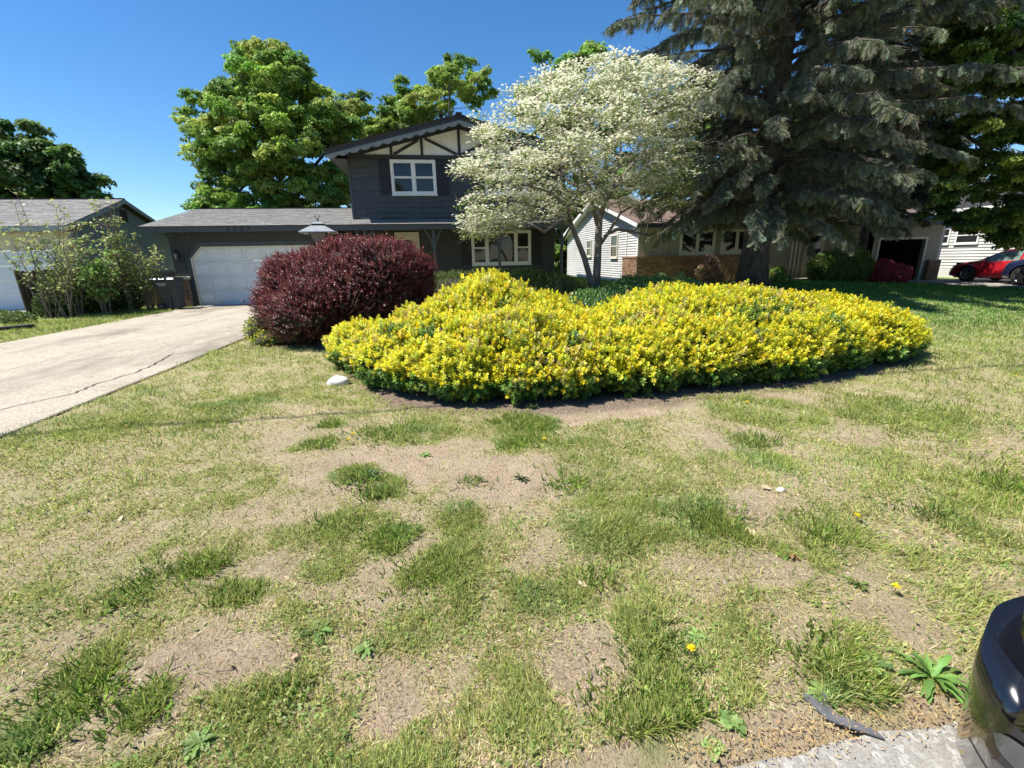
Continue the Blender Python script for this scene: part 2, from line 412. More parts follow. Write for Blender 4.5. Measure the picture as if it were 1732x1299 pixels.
def sprig_sources(name, n, L, W, h, spread, mat, k=4):
    """a short upright shoot with leaves set round it"""
    out_ = []
    for q in range(k):
        t = (np.arange(n)+.5)/n; a = np.arange(n)*2.399+RS.rand()*6; el = .25+.9*t+RS.normal(0, .15, n)
        P = np.stack([spread*(1-t)*np.cos(a)*.2, spread*(1-t)*np.sin(a)*.2, h*t], 1)
        D = unit(np.stack([np.cos(a)*np.cos(el), np.sin(a)*np.cos(el), np.sin(el)], 1)+.12*rdir(n)); N = unit(np.array([0, 0, 1.3])-D*.6+.2*rdir(n))
        Ls = L*RS.uniform(.7, 1.15, n)*(1.05-.35*t); V, F = leaves(P, D, N, Ls, Ls*W, .15)
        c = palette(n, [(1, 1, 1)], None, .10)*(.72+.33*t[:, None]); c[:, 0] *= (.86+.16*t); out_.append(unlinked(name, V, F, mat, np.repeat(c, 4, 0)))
    return out_
# ------------------------------------------------------------------ the setting
DRV = (-9.15, -4.12, 0.86, 18.55)          # driveway x0 x1 y0 y1
def lift(x, y):
    return .30*sstep((x-5)/4)*sstep((y-9)/6)*(1-sstep((x-14)/8))
BED = [(-2.75, 8.75), (-1.95, 7.9), (-1.55, 6.9), (-1.2, 6.0), (-.75, 4.95), (-.2, 4.45), (.6, 4.22), (1.45, 4.12), (2.5, 4.22), (3.6, 4.34), (4.5, 4.46), (5.6, 4.78), (6.5, 5.15), (7.05, 5.7), (7.0, 6.8), (5.8, 7.6), (4.0, 8.0), (4.5, 9.3), (5.8, 10.5), (5.4, 13.6), (2.5, 14.2), (-2.5, 13), (-3.8, 10.6), (-3.7, 8.9)]
def inpoly(x, y, poly):
    x = np.asarray(x, float); y = np.asarray(y, float); r = np.zeros(x.shape, bool); j = len(poly)-1
    for i in range(len(poly)):
        xi, yi = poly[i]; xj, yj = poly[j]
        c = ((yi > y) != (yj > y)) & (x < (xj-xi)*(y-yi)/(yj-yi+1e-12)+xi)
        r ^= c; j = i
    return r
def polydist(x, y, poly):
    d = np.full(np.shape(x), 1e9)
    for i in range(len(poly)):
        a = np.array(poly[i]); b = np.array(poly[(i+1) % len(poly)]); ab = b-a
        t = np.clip(((x-a[0])*ab[0]+(y-a[1])*ab[1])/(ab@ab), 0, 1)
        d = np.minimum(d, np.hypot(x-a[0]-t*ab[0], y-a[1]-t*ab[1]))
    return d
def gz(x, y):
    x = np.asarray(x, float); y = np.asarray(y, float)
    near = sstep((14-np.hypot(x, y))/6)
    edge = sstep(np.minimum(np.maximum(np.maximum(DRV[0]-x, x-DRV[1]), 0), 1)/.5+np.where(y > 19, 1, 0))
    z = near*edge*(.06*(fbm(x, y, 1.3, 1)-.5)+.030*(fbm(x, y, 6, 5)-.5)+.016*(fbm(x, y, 22, 9)-.5))
    z = z-.03*sstep((1.0-y)/.15)
    return z+lift(x, y)

def PATCH(px, py, rx, ry, s):
    c = on_ground(px, py); a = on_ground(px+rx, py); b = on_ground(px, py-ry); d = on_ground(px, py+ry)
    return (c[0], c[1], np.hypot(*(a-c)[:2]), .5*np.hypot(*(b-d)[:2]), s)
DIRT = [PATCH(*p) for p in [(640, 790, 130, 40, .9), (880, 810, 110, 40, 1.0), (760, 770, 70, 35, .7), (560, 730, 120, 22, .7), (470, 700, 90, 22, .45), (350, 1130, 120, 60, .9),
        (430, 960, 70, 25, .6), (120, 1250, 90, 40, .7), (480, 860, 70, 24, .55), (1000, 700, 180, 14, .9), (1340, 680, 90, 12, .8), (1300, 860, 60, 26, .7), (1290, 960, 90, 30, .6), (1000, 1130, 80, 60, .8),
        (660, 1180, 50, 60, .8), (1250, 740, 70, 22, .7), (1450, 735, 60, 18, .6), (1190, 1150, 40, 60, .5), (1510, 1190, 70, 30, .8), (560, 800, 60, 40, .4), (1480, 1010, 90, 40, .4), (1390, 1240, 80, 20, .7),
        (560, 1000, 60, 20, .5), (240, 1240, 80, 40, .7), (1150, 990, 60, 24, .45), (860, 1040, 70, 24, .4), (1350, 1070, 60, 30, .5), (30, 1150, 60, 40, .4), (1660, 740, 60, 14, .4), (500, 760, 60, 20, .6), (780, 840, 50, 20, .5)]]
LUSH = [PATCH(*p) for p in [(655, 905, 40, 30, 1), (655, 825, 32, 22, 1), (610, 800, 42, 18, .9), (880, 715, 70, 18, .9), (690, 730, 90, 20, .7), (730, 965, 60, 40, .9), (1120, 1130, 45, 110, 1), (1130, 1230, 60, 55, 1), (140, 1150, 34, 45, 1),
        (240, 1210, 40, 34, .9), (30, 1265, 50, 36, 1), (350, 945, 34, 22, 1), (400, 1000, 26, 18, 1), (1210, 880, 46, 34, 1), (1250, 690, 60, 24, .7), (565, 885, 36, 24, .7), (1050, 900, 100, 40, .6), (1000, 800, 70, 60, .5),
        (1280, 760, 40, 40, .7), (1400, 900, 70, 40, .5), (400, 600, 90, 20, .4), (150, 720, 120, 20, .4), (400, 690, 60, 30, .4), (760, 870, 50, 34, .6), (940, 1010, 90, 40, .45), (540, 750, 34, 12, .9), (560, 715, 22, 8, .9), (870, 745, 40, 14, 1),
        (1420, 1140, 70, 50, .7), (1330, 700, 80, 24, .7), (1500, 700, 120, 30, .6), (1650, 830, 90, 40, .5), (560, 950, 60, 30, .4), (230, 960, 50, 40, .5), (1600, 1000, 80, 60, .35), (1500, 780, 60, 20, .5)]]
def blobs(x, y, L):
    r = np.zeros(np.shape(x))
    wx = x+.25*(fbm(x, y, 2.2, 31)-.5)+.1*(fbm(x, y, 9, 35)-.5); wy = y+.25*(fbm(x, y, 2.2, 33)-.5)+.1*(fbm(x, y, 9, 37)-.5)
    for cx, cy, rx, ry, s in L:
        q = np.hypot((wx-cx)/rx, (wy-cy)/ry)
        r = np.maximum(r, s*sstep((1.25-q)/.6))
    return r
def cover(x, y):
    """lushness 0..1 and dirt 0..1"""
    n = fbm(x, y, .9, 11); n2 = fbm(x, y, 4.5, 17); far = sstep((np.hypot(x, y)-5)/5)
    right = sstep((x-1.5-.15*y)/5)
    d = sstep((.50-(.5*n+.5*n2))/.14)*.42*(1-.85*far*right)*(1-.4*far)*(1-.75*sstep((-x-1.0)/1.5)*sstep((y-1.8)/1.2))
    d = d+.30*sstep((.52-n2)/.14)*sstep((3.6-np.hypot(x, y))/1.5); d = np.maximum(d, blobs(x, y, [(a, b, c*1.15, e*1.15, f) for a, b, c, e, f in DIRT])*(.85+.8*n2))
    lush = sstep((.45*n+.55*n2-.50)/.2)*.45+.55*far*right*(.6+.4*n2)
    lu = blobs(x, y, LUSH); lush = np.maximum(lush, lu*(.6+.6*n2)); d = d*(1-.85*lu)
    back = sstep((y-9.5)/3)*((x > 4) | (x < -9)); lush = np.maximum(lush, .85*back); d = d*(1-back)
    return np.clip(lush, 0, 1), np.clip(d, 0, 1)
def bare(x, y):
    """true where no lawn can grow"""
    m = (x > DRV[0]+.10*vnoise(x, y, 3, 8)) & (x < DRV[1]-.16*vnoise(x, y, 2.5, 6)**2) & (y < 19)
    m |= inpoly(x, y, BED) | (y < .98+.05*(vnoise(x, y, 5, 2)-.5))
    m |= (x > -10.2) & (x < 5.4) & (y > 17.7)
    m |= (x > 8.3) & (x < 23) & (y > 17.9)
    m |= (x > 21.3) | (y > 30) | ((x < -11.6) & (y > 15.2)) | (x < -13.6)
    m |= ((x-2.9)/1.9)**2+((y-1.0)/.6)**2 < 0
    return m

def build_ground():
    xs = np.concatenate([-np.geomspace(30, 500, 14)[::-1], np.arange(-30, -9.2, .4), np.arange(-9.2, 9.2, .08), np.arange(9.2, 30, .3), np.geomspace(30, 500, 14)])
    ys = np.concatenate([-np.geomspace(1, 400, 14)[::-1], np.arange(-.9, .6, .3), np.arange(.6, 8.4, .07), np.arange(8.4, 30, .3), np.geomspace(30.3, 700, 14)])
    X, Y = np.meshgrid(xs, ys); Z = gz(X, Y)
    Z = np.where((X > DRV[0]+.03) & (X < DRV[1]-.03) & (Y < 19), -.02, Z)
    lu, di = cover(X, Y)
    bed = inpoly(X, Y, BED); bd = polydist(X, Y, BED)
    rim = sstep((.22+.12*(fbm(X, Y, 5, 41)-.5)-np.where(bed, -1, 1)*bd)/.2)
    far = sstep((np.hypot(X, Y)-14)/8)
    col = np.stack([(1-di)*(.55+.9*(fbm(X, Y, 7, 51)-.3)), np.clip(lu*.6+far*.35, 0, 1), np.clip(rim, 0, 1)], -1).reshape(-1, 3)
    col = np.clip(col, 0, 1)
    ny, nx = X.shape; idx = np.arange(nx*ny).reshape(ny, nx)
    F = np.stack([idx[:-1, :-1], idx[:-1, 1:], idx[1:, 1:], idx[1:, :-1]], -1).reshape(-1, 4)
    o = npmesh('ground', np.stack([X, Y, Z], -1), F, 'soil', None, col, True)
    tag(o, kind='structure')
build_ground()

# street along the bottom edge of the view, ragged where the soil spills on it
def build_street():
    xs = np.concatenate([np.linspace(-80, -4, 30), np.linspace(-4, 5, 220)[1:], np.linspace(5, 80, 30)[1:]])
    e = .865+.05*(fbm(xs, xs*0, 2.5, 3)-.5)+.02*(vnoise(xs, xs*0, 14, 4)-.5)
    V = []; 
    for x, y in zip(xs, e): V += [(x, y, .006), (x, -7.2, .02)]
    F = [(2*i, 2*i+1, 2*i+3, 2*i+2) for i in range(len(xs)-1)]
    o = npmesh('street', V, F, 'street_concrete'); tag(o, kind='structure')
build_street()

# driveway of concrete slabs parted by joints and one wandering crack
dr = MB().box(DRV[0]+.02, DRV[1]-.02, .9, 18.5, -.015, .001).build('driveway', 'dirt_dark'); tag(dr, kind='structure')
def slab(poly, z=.022, tilt=0.0):
    m = MB(); n = len(poly)
    cx = sum(p[0] for p in poly)/n; cy = sum(p[1] for p in poly)/n
    ins = []
    for i, p in enumerate(poly):
        a = Vector(poly[i-1]); b = Vector(p); c = Vector(poly[(i+1) % n])
        e1 = (b-a).normalized(); e2 = (c-b).normalized()
        nn = Vector((-(e1+e2).y, (e1+e2).x)).normalized()
        ins.append(b+nn*.011)
    inn = [Vector(p)+ (Vector((-( (Vector(ins[(i+1)%n])-Vector(ins[i-1])).normalized()).y, ((Vector(ins[(i+1)%n])-Vector(ins[i-1])).normalized()).x)))*.012 for i, p in enumerate(ins)]
    V = [(p[0], p[1], 0.0) for p in ins]+[(p[0], p[1], z-.008+tilt*(p[0]-cx)) for p in ins]+[(p[0], p[1], z+tilt*(p[0]-cx)) for p in inn]
    F = [(i, (i+1) % n, n+(i+1) % n, n+i) for i in range(n)]+[(n+i, n+(i+1) % n, 2*n+(i+1) % n, 2*n+i) for i in range(n)]+[tuple(2*n+i for i in range(n))]
    return m.add(V, F).build('slab', 'aggregate_concrete', dr)
crack = [on_ground(*p, .022)[:2] for p in [(0, 693.5), (127, 664.5), (162, 650), (225, 631), (260, 617), (286, 600), (335, 594)]]
crack = [(-6.62, 3.1), (-6.1, 3.9), (-5.75, 4.7)]+[tuple(c) for c in crack]
dense = []
for a, b in zip(crack[:-1], crack[1:]):
    for k in range(5):
        t = k/5; dense.append((a[0]+(b[0]-a[0])*t+rnd.uniform(-.025, .025), a[1]+(b[1]-a[1])*t))
dense.append((-4.13, crack[-1][1]+.15))
JX = -6.62
def wob(x0, y0, x1, y1, k=8, a=.008):
    return [(x0+(x1-x0)*i/k+rnd.uniform(-a, a)*(abs(y1-y0) > abs(x1-x0)), y0+(y1-y0)*i/k+rnd.uniform(-a, a)*(abs(y1-y0) <= abs(x1-x0))) for i in range(k)]
for y0, y1 in ((.9, 6.4), (6.4, 12.2), (12.2, 18.5)):
    slab([(DRV[0], y0), (JX, y0), (JX, y1), (DRV[0], y1)], .022+rnd.uniform(-.003, .003), rnd.uniform(-.001, .001))
lower = [(JX, .9), (DRV[1], .9), (DRV[1], dense[-1][1])]+dense[::-1][1:]
slab([p for i, p in enumerate(lower)], .022)
upper = dense+[(DRV[1], 12.2), (JX, 12.2)]
slab(upper, .025)
slab([(JX, 12.2), (DRV[1], 12.2), (DRV[1], 18.5), (JX, 18.5)], .0225)

# the neighbour's drive at the right, with the walk
nd = MB().box(21.6, 33, -2, 19.0, -.05, .06).build('side_driveway', 'street_concrete'); tag(nd, kind='structure')

# ------------------------------------------------------------------ lawn
def blades(n, rmin, rmax, pw, seg):
    th = RS.uniform(-62, 64, n); u = RS.rand(n)
    r = np.exp(np.log(rmin)+u*(np.log(rmax)-np.log(rmin)))
    a = np.radians(th)+_yw; x = r*np.sin(a); y = r*np.cos(a)
    k = ~bare(x, y); x, y, r = x[k], y[k], r[k]
    lu, di = cover(x, y); n2 = vnoise(x, y, 16, 61); n3 = vnoise(x, y, 5, 67)
    p = (1-di)*(.60+.5*lu+.35*n2)*(.12+1.55*vnoise(x, y, 9, 63))+.06
    k = RS.rand(len(x)) < p; x, y, r, lu, di, n2, n3 = (q[k] for q in (x, y, r, lu, di, n2, n3))
    m = len(x)
    straw = RS.rand(m) < np.clip(.46+.40*di-.48*lu-.45*(n3-.5), .03, .97)
    L = np.where(straw, RS.uniform(.02, .05, m), RS.uniform(.03, .06, m)*(.85+.6*lu*n2+.15*lu)*(.55+.9*vnoise(x, y, 8, 63)))*(1+.03*r)
    W = np.maximum(.0032, .0013*r)*np.where(straw, .8, 1.1)*RS.uniform(.7, 1.3, m)
    az = RS.uniform(0, 2*np.pi, m)+0*x; az = np.where(RS.rand(m) < .4, 2.2*np.pi*vnoise(x, y, 1.2, 71)+RS.normal(0, .5, m), az)
    lean = np.where(straw, RS.uniform(.05, .5, m), RS.uniform(.35, 1.3, m))   # elevation of the blade
    D = np.stack([np.cos(az)*np.cos(lean), np.sin(az)*np.cos(lean), np.sin(lean)], 1)
    z = gz(x, y)
    P = np.stack([x, y, z-.004], 1)
    S = np.stack([-np.sin(az), np.cos(az), 0*az], 1)
    tw = RS.normal(0, .5, m)[:, None]; U = np.cross(S, D); S = unit(S*np.cos(tw)+U*np.sin(tw))
    g1 = palette(m, [(.27, .34, .07), (.33, .39, .09), (.20, .28, .055), (.42, .43, .14)]); g2 = palette(m, [(.46, .48, .17), (.54, .53, .23), (.38, .42, .14)])
    st = palette(m, [(.66, .56, .34), (.54, .44, .25), (.74, .66, .44), (.40, .32, .18)])
    t = (RS.rand(m) < np.clip(.55-.45*lu+.5*(vnoise(x, y, 2.5, 77)-.5), 0, 1))[:, None]
    blue = (vnoise(x, y, 3.1, 79) > .78)[:, None]; g1 = np.where(blue, g1*np.array([.85, .98, 1.25]), g1)
    col = np.where(straw[:, None], st*1.05, np.where(t, g2, g1))
    gf = (sstep((x-3.2)/3.5)*sstep((y-5.0)/4))[:, None]; col = col*(1-gf*np.array([.50, .22, .45]))
    W = W[:, None]; L = L[:, None]
    if seg == 1:
        V = np.stack([P-S*W*.5, P+S*W*.5, P+D*L], 1).reshape(-1, 3); F = np.arange(3*m).reshape(-1, 3); return V, F, np.repeat(col, 3, 0)
    dr_ = np.stack([0*x, 0*x, -np.ones(m)], 1)
    mid = P+D*L*.55; tip = P+D*L+dr_*L*.28*RS.rand(m, 1)
    V = np.stack([P-S*W*.4, P+S*W*.4, mid+S*W*.45, mid-S*W*.45, tip], 1).reshape(-1, 3)
    b = np.arange(m)[:, None]*5
    F = np.concatenate([b+[0, 1, 2], b+[0, 2, 3], b+[3, 2, 4]], 0); return V, F, np.repeat(col, 5, 0)
GRASS = 1.0
LAWN = [blades(int(700000*GRASS), .85, 6, 1, 2), blades(int(800000*GRASS), 5.0, 34, 1, 1)]
# thick dark tussocks that stand out of the thin lawn
TUS = [(655, 912, .16, 500), (640, 835, .13, 420), (612, 808, .15, 380), (735, 975, .20, 500), (1110, 1090, .16, 500), (1118, 1170, .16, 600), (1120, 1230, .20, 1000), (1150, 1262, .15, 600), (135, 1135, .12, 400), (155, 1175, .12, 420), (235, 1205, .13, 420), (30, 1265, .16, 500),
       (345, 955, .14, 380), (392, 1003, .10, 320), (1205, 885, .20, 520), (875, 752, .16, 340), (560, 717, .12, 260), (540, 752, .12, 260), (1400, 1120, .16, 420), (1470, 1180, .12, 320), (565, 890, .14, 320), (1395, 905, .18, 400), (1280, 745, .2, 320), (870, 710, .25, 420), (905, 725, .2, 300), (650, 735, .3, 450), (1050, 930, .16, 300), (960, 820, .2, 300), (800, 815, .1, 120), (780, 940, .1, 160), (1010, 980, .12, 220), (480, 1180, .1, 200), (1590, 870, .2, 300), (1700, 820, .2, 300), (270, 980, .2, 300), (215, 1010, .16, 240)]
for i, (px, py, rad, n) in enumerate(TUS):
    n = int(n*(.8 if py > 900 else 1.1))
    c = on_ground(px, py); q = RS.normal(size=(n, 2))*rad*.52*np.array([1, .8]); q = q*(1+.35*np.sin(3*np.arctan2(q[:, 1:], q[:, :1])+i))
    x = c[0]+q[:, 0]; y = c[1]+q[:, 1]; r = np.hypot(x, y)
    k = ~bare(x, y); x, y, r, q = x[k], y[k], r[k], q[k]; m = len(x)
    az = np.arctan2(q[:, 1], q[:, 0])+RS.normal(0, .8, m); lean = RS.uniform(.5, 1.4, m)
    D = np.stack([np.cos(az)*np.cos(lean), np.sin(az)*np.cos(lean), np.sin(lean)], 1)
    g = palette(m, [(.20, .33, .07), (.26, .38, .08), (.33, .43, .11), (.46, .49, .19)] if i % 3 else [(.30, .44, .08), (.36, .48, .10), (.24, .36, .06)])
    V, F = leaves(np.stack([x, y, gz(x, y)-.004], 1), D, rdir(m), RS.uniform(.022, .055, m)*(1+.07*r), np.maximum(.0024, .0011*r), .35)
    LAWN.append((V, np.concatenate([F[:, [0, 1, 2]], F[:, [0, 2, 3]]]), np.repeat(g, 4, 0)))
# small clover-like leaflets mixed through the lawn
def leaflets(n):
    th = RS.uniform(-60, 62, n); r = np.exp(RS.uniform(math.log(.9), math.log(8), n)); a = np.radians(th)+_yw; x, y = r*np.sin(a), r*np.cos(a)
    q = fbm(x, y, 1.6, 81, 3)+.22*sstep((4-r)/2); k = (~bare(x, y)) & (RS.rand(n) < sstep((q-.50)/.16)); x, y, r = x[k], y[k], r[k]; lu, di = cover(x, y); k = RS.rand(len(x)) > di*1.3; x, y, r = x[k], y[k], r[k]; m = len(x)
    D = unit(rdir(m)*np.array([1, 1, .45])+np.array([0, 0, .25])); L = RS.uniform(.008, .022, m)*(1+.08*r)
    V, F = leaves(np.stack([x, y, gz(x, y)+RS.uniform(0, .018, m)], 1), D, unit(np.array([0, 0, 1.])+.5*rdir(m)), L, L*RS.uniform(.4, .8, m), .2)
    return V, np.concatenate([F[:, [0, 1, 2]], F[:, [0, 2, 3]]]), np.repeat(palette(m, [(.24, .34, .10), (.32, .41, .13), (.20, .29, .08), (.44, .46, .20)]), 4, 0)
LAWN.append(leaflets(45000))
off = np.cumsum([0]+[len(p[0]) for p in LAWN])
lawn = npmesh('grass', np.concatenate([p[0] for p in LAWN]), np.concatenate([p[1]+k for p, k in zip(LAWN, off)]), 'grass_blade', None, np.concatenate([p[2] for p in LAWN]))
tag(lawn, 'short patchy lawn grass, half green and half straw coloured', 'grass', kind='stuff')
# ------------------------------------------------------------------ generic building pieces
def roof_courses(name, p0, p1, up, n, mat, parent, th=.006, seg=.33, over=.0):
    """stepped shingle courses from the eave p0-p1 up the slope vector 'up' (rows joined, too fine to pick apart)"""
    m = MB(); p0 = Vector(p0); p1 = Vector(p1); up = Vector(up); ax = (p1-p0).normalized(); nrm = ax.cross(up).normalized()
    if nrm.z < 0: nrm = -nrm
    Ltot = (p1-p0).length
    for i in range(n):
        a = up*(i/n); b = up*((i+1)/n); x = 0.0
        while x < Ltot-1e-4:
            w_ = min(seg*rnd.uniform(.6, 1.5), Ltot-x)
            if Ltot-x-w_ < .1: w_ = Ltot-x
            c = rnd.uniform(.78, 1.12); t = th*rnd.uniform(.7, 1.4)
            q = [p0+ax*x+a+nrm*t*2, p0+ax*(x+w_)+a+nrm*t*2, p0+ax*(x+w_)+b+nrm*t, p0+ax*x+b+nrm*t, p0+ax*x+a, p0+ax*(x+w_)+a]
            m.add(q, [(0, 1, 2, 3), (4, 5, 1, 0)], (c, c, c)); x += w_
    o = m.build(name, mat, parent); o['kind'] = 'stuff'; return o
def siding(parent, X, side, y0, y1, z0, top, step, mat, name='siding_board'):
    """lapped boards on the wall plane x = X facing side (-1 or 1); top(y) is the roof line; each board an object"""
    z = z0
    while True:
        # span where the board's top edge lies under the roof line
        ys = np.linspace(y0, y1, 200); ok = [y for y in ys if top(y) > z+.02]
        if not ok: break
        a, b = min(ok), max(ok); ok2 = [y for y in ys if top(y) > z+step]
        a2, b2 = (min(ok2), max(ok2)) if ok2 else ((a+b)/2, (a+b)/2+.02)
        o1 = X+side*.036; o2 = X+side*.004; zt = min(z+step, max(top(y) for y in ys))
        V = [(o1, a, z), (o1, b, z), (o2, b2, zt), (o2, a2, zt), (X, a, z), (X, b, z)]
        MB().add(V, [(0, 1, 2, 3), (4, 5, 1, 0)]).build(name, mat, parent)
        z += step
        if z > 9: break
def window_unit(parent, x0, x1, z0, z1, Y, units, frame='white_vinyl', fw=.09, depth=.07, rail=True, pane='glass', blind=False):
    """a window in a wall facing -Y whose face is at Y; units = list of fractions; frame > sash, pane"""
    f = MB()
    f.box(x0, x1, Y-depth, Y+.02, z1-fw, z1).box(x0, x1, Y-depth, Y+.02, z0, z0+fw).box(x0, x0+fw, Y-depth, Y+.02, z0+fw, z1-fw).box(x1-fw, x1, Y-depth, Y+.02, z0+fw, z1-fw)
    f.box(x0-.02, x1+.02, Y-depth-.03, Y+.02, z0-.04, z0-.002)
    xs = [x0+fw]; tot = sum(units); W = x1-x0-2*fw
    for u in units: xs.append(xs[-1]+W*u/tot)
    for x in xs[1:-1]: f.box(x-.045, x+.045, Y-depth+.005, Y+.02, z0+fw, z1-fw)
    fo = f.build('window', frame, parent)
    for i in range(len(units)):
        a, b = xs[i]+(.045 if i else 0), xs[i+1]-(.045 if i < len(units)-1 else 0)
        zc = (z0+z1)/2
        s = MB(); t = .035
        hung = rail if isinstance(rail, bool) else rail[i]
        halves = [(z0+fw, zc, Y-.035), (zc, z1-fw, Y-.05)] if hung else [(z0+fw, z1-fw, Y-.04)]
        for za, zb, yy in halves:
            s.box(a, b, yy-.012, yy+.012, zb-t, zb-.001).box(a, b, yy-.0125, yy+.012, za+.001, za+t).box(a, a+t, yy-.011, yy+.011, za+t, zb-t).box(b-t, b, yy-.011, yy+.011, za+t, zb-t)
        s.build('sash', frame, fo)
        for za, zb, yy in halves:
            MB().box(a+t, b-t, yy-.003, yy+.003, za+t, zb-t).build('pane', pane, fo)
    return fo
def shutter(parent, x0, x1, z0, z1, Y, mat='navy_shutter', n=3):
    m = MB(); w_ = (x1-x0)/n
    for i in range(n): m.box(x0+i*w_+.004, x0+(i+1)*w_-.004, Y-.03, Y, z0, z1)
    for z in (z0+.12*(z1-z0), z0+.82*(z1-z0)): m.box(x0+.01, x1-.01, Y-.045, Y-.0305, z, z+.07)
    return m.build('shutter', mat, parent)

# ------------------------------------------------------------------ the grey two-storey house
HW = empty('grey_house', (0, 0, 0), 0, 'dark grey two-storey house with white half-timbered gable, open porch and attached garage', 'house')
EV = 2.80; EY = 17.85; RS_ = .24           # eave height, eave line, roof slope
# garage front wall with the chamfered door opening
gx0, gx1, gd0, gd1, gt = -9.75, -4.05, -9.14, -4.26, 2.14
MB().box(gx0, gd0, 18.6, 18.75, 0, 2.95).box(gd1, gx1, 18.6, 18.75, 0, 2.95).box(gd0, gd1, 18.6, 18.75, gt, 2.95).build('garage_wall', 'house_paint', HW)
MB().prism([(gd0, gt), (gd0, gt-.42), (gd0+.42, gt)], 18.602, 18.74, 'y').build('wall_corner', 'house_paint', HW)
MB().prism([(gd1, gt), (gd1-.42, gt), (gd1, gt-.42)], 18.602, 18.74, 'y').build('wall_corner', 'house_paint', HW)
m = MB()
for i in range(29):
    x = gx0+.1+i*.2
    if x < gx1-.05: MB().box(x-.092, x+.092, 18.590, 18.5995, 2.36, 2.94).build('panel_siding', 'house_paint', HW)
for x in (gx0+.1, gx0+.3, gx0+.5): MB().box(x-.092, x+.092, 18.590, 18.5995, 1.12, 2.355).build('panel_siding', 'house_paint', HW)
# casing round the garage door
def casing(mat, w0, w1, ya, yb):
    o = [(gd0-w1, 0), (gd0-w1, gt-.42-w1*.4), (gd0+.42-w1*.4, gt+w1), (gd1-.42+w1*.4, gt+w1), (gd1+w1, gt-.42-w1*.4), (gd1+w1, 0)]
    i = [(gd0-w0, 0), (gd0-w0, gt-.42-w0*.4), (gd0+.42-w0*.4, gt+w0), (gd1-.42+w0*.4, gt+w0), (gd1+w0, gt-.42-w0*.4), (gd1+w0, 0)]
    m = MB()
    for k in range(5): m.prism([o[k], o[k+1], i[k+1], i[k]], ya, yb, 'y')
    return m.build('door_casing', mat, HW)
casing('trim_paint', .0, .16, 18.565, 18.5885); casing('cream_paint', -.05, .0, 18.58, 18.66)
gdoor = MB()
for r in range(4): gdoor.box(gd0-.02, gd1+.02, 18.67, 18.71, .03+r*.53, .03+r*.53+.522)
gdoor.box(gd0, gd1, 18.665, 18.715, .005, .028)
gdo = gdoor.build('garage_door', 'door_white', HW)
pw = (gd1-gd0)/8
pan = None
for r in range(4):
    for c in range(8):
        if pan is None:
            w2, h2 = pw/2-.055, .20
            V = [(-w2, 0, -h2), (w2, 0, -h2), (w2, 0, h2), (-w2, 0, h2), (-w2+.025, .013, -h2+.025), (w2-.025, .013, -h2+.025), (w2-.025, .013, h2-.025), (-w2+.025, .013, h2-.025), (-w2+.045, -.004, -h2+.045), (w2-.045, -.004, -h2+.045), (w2-.045, -.004, h2-.045), (-w2+.045, -.004, h2-.045)]
            F = [(a+i, a+(i+1) % 4, a+4+(i+1) % 4, a+4+i) for a in (0, 4) for i in range(4)]+[(8, 9, 10, 11)]
            p = MB().add(V, F).build('panel', 'door_white', gdo); pan = p
        else:
            p = pan.copy(); C.objects.link(p); p.parent = gdo
        p.location = (gd0+pw*(c+.5), 18.6555, .03+r*.53+.262)
# brick pier with a stone cap at the left of the door
MB().box(-9.79, -9.33, 18.47, 18.598, 0, 1.0).build('mortar', 'mortar', HW)
bm = MB()
for r in range(13):
    z = .01+r*.076; o = (r % 2)*.11
    for i in range(-1, 3):
        a = -9.80+i*.225+o; b = a+.213; a = max(a, -9.80); b = min(b, -9.32)
        if b-a > .04:
            c = rnd.uniform(.75, 1.2); bm.box(a, b, 18.455+rnd.uniform(0, .004), 18.54, z, z+.064, (c, c*rnd.uniform(.9, 1.05), c))
bm.build('brickwork', 'brick_face', HW)['kind'] = 'stuff'
MB().prism([(-9.86, 1.0), (-9.26, 1.0), (-9.26, 1.07), (-9.33, 1.10), (-9.80, 1.10), (-9.86, 1.07)], 18.42, 18.597, 'y').build('pier_cap', 'lime_cap', HW)
# coach lamp
cl = MB().bar((-9.52, 18.59, 1.98), (-9.52, 18.42, 2.05), .02, .02).bar((-9.52, 18.42, 2.05), (-9.52, 18.40, 1.96), .02, .02).box(-9.56, -9.48, 18.565, 18.589, 1.75, 2.0)
cl.lathe([(.02, .1), (.085, .03), (.07, .0), (.075, -.01)], 8, (-9.52, 18.40, 1.92))
for t in range(4):
    cx_, cy_ = .07*math.cos(t*math.pi/2+.78), .07*math.sin(t*math.pi/2+.78)
    cl.bar((-9.52+cx_, 18.40+cy_, 1.91), (-9.52+cx_*.6, 18.40+cy_*.6, 1.70), .012, .012)
cl.lathe([(.0, 0), (.05, 0), (.05, -.02), (.015, -.08), (.0, -.1)], 8, (-9.52, 18.40, 1.70))
clo = cl.build('wall_lamp', 'black_metal', HW)
MB().lathe([(.035, 0), (.058, .2)], 8, (-9.52, 18.40, 1.705)).build('lamp_glass', 'lamp_glass', clo)
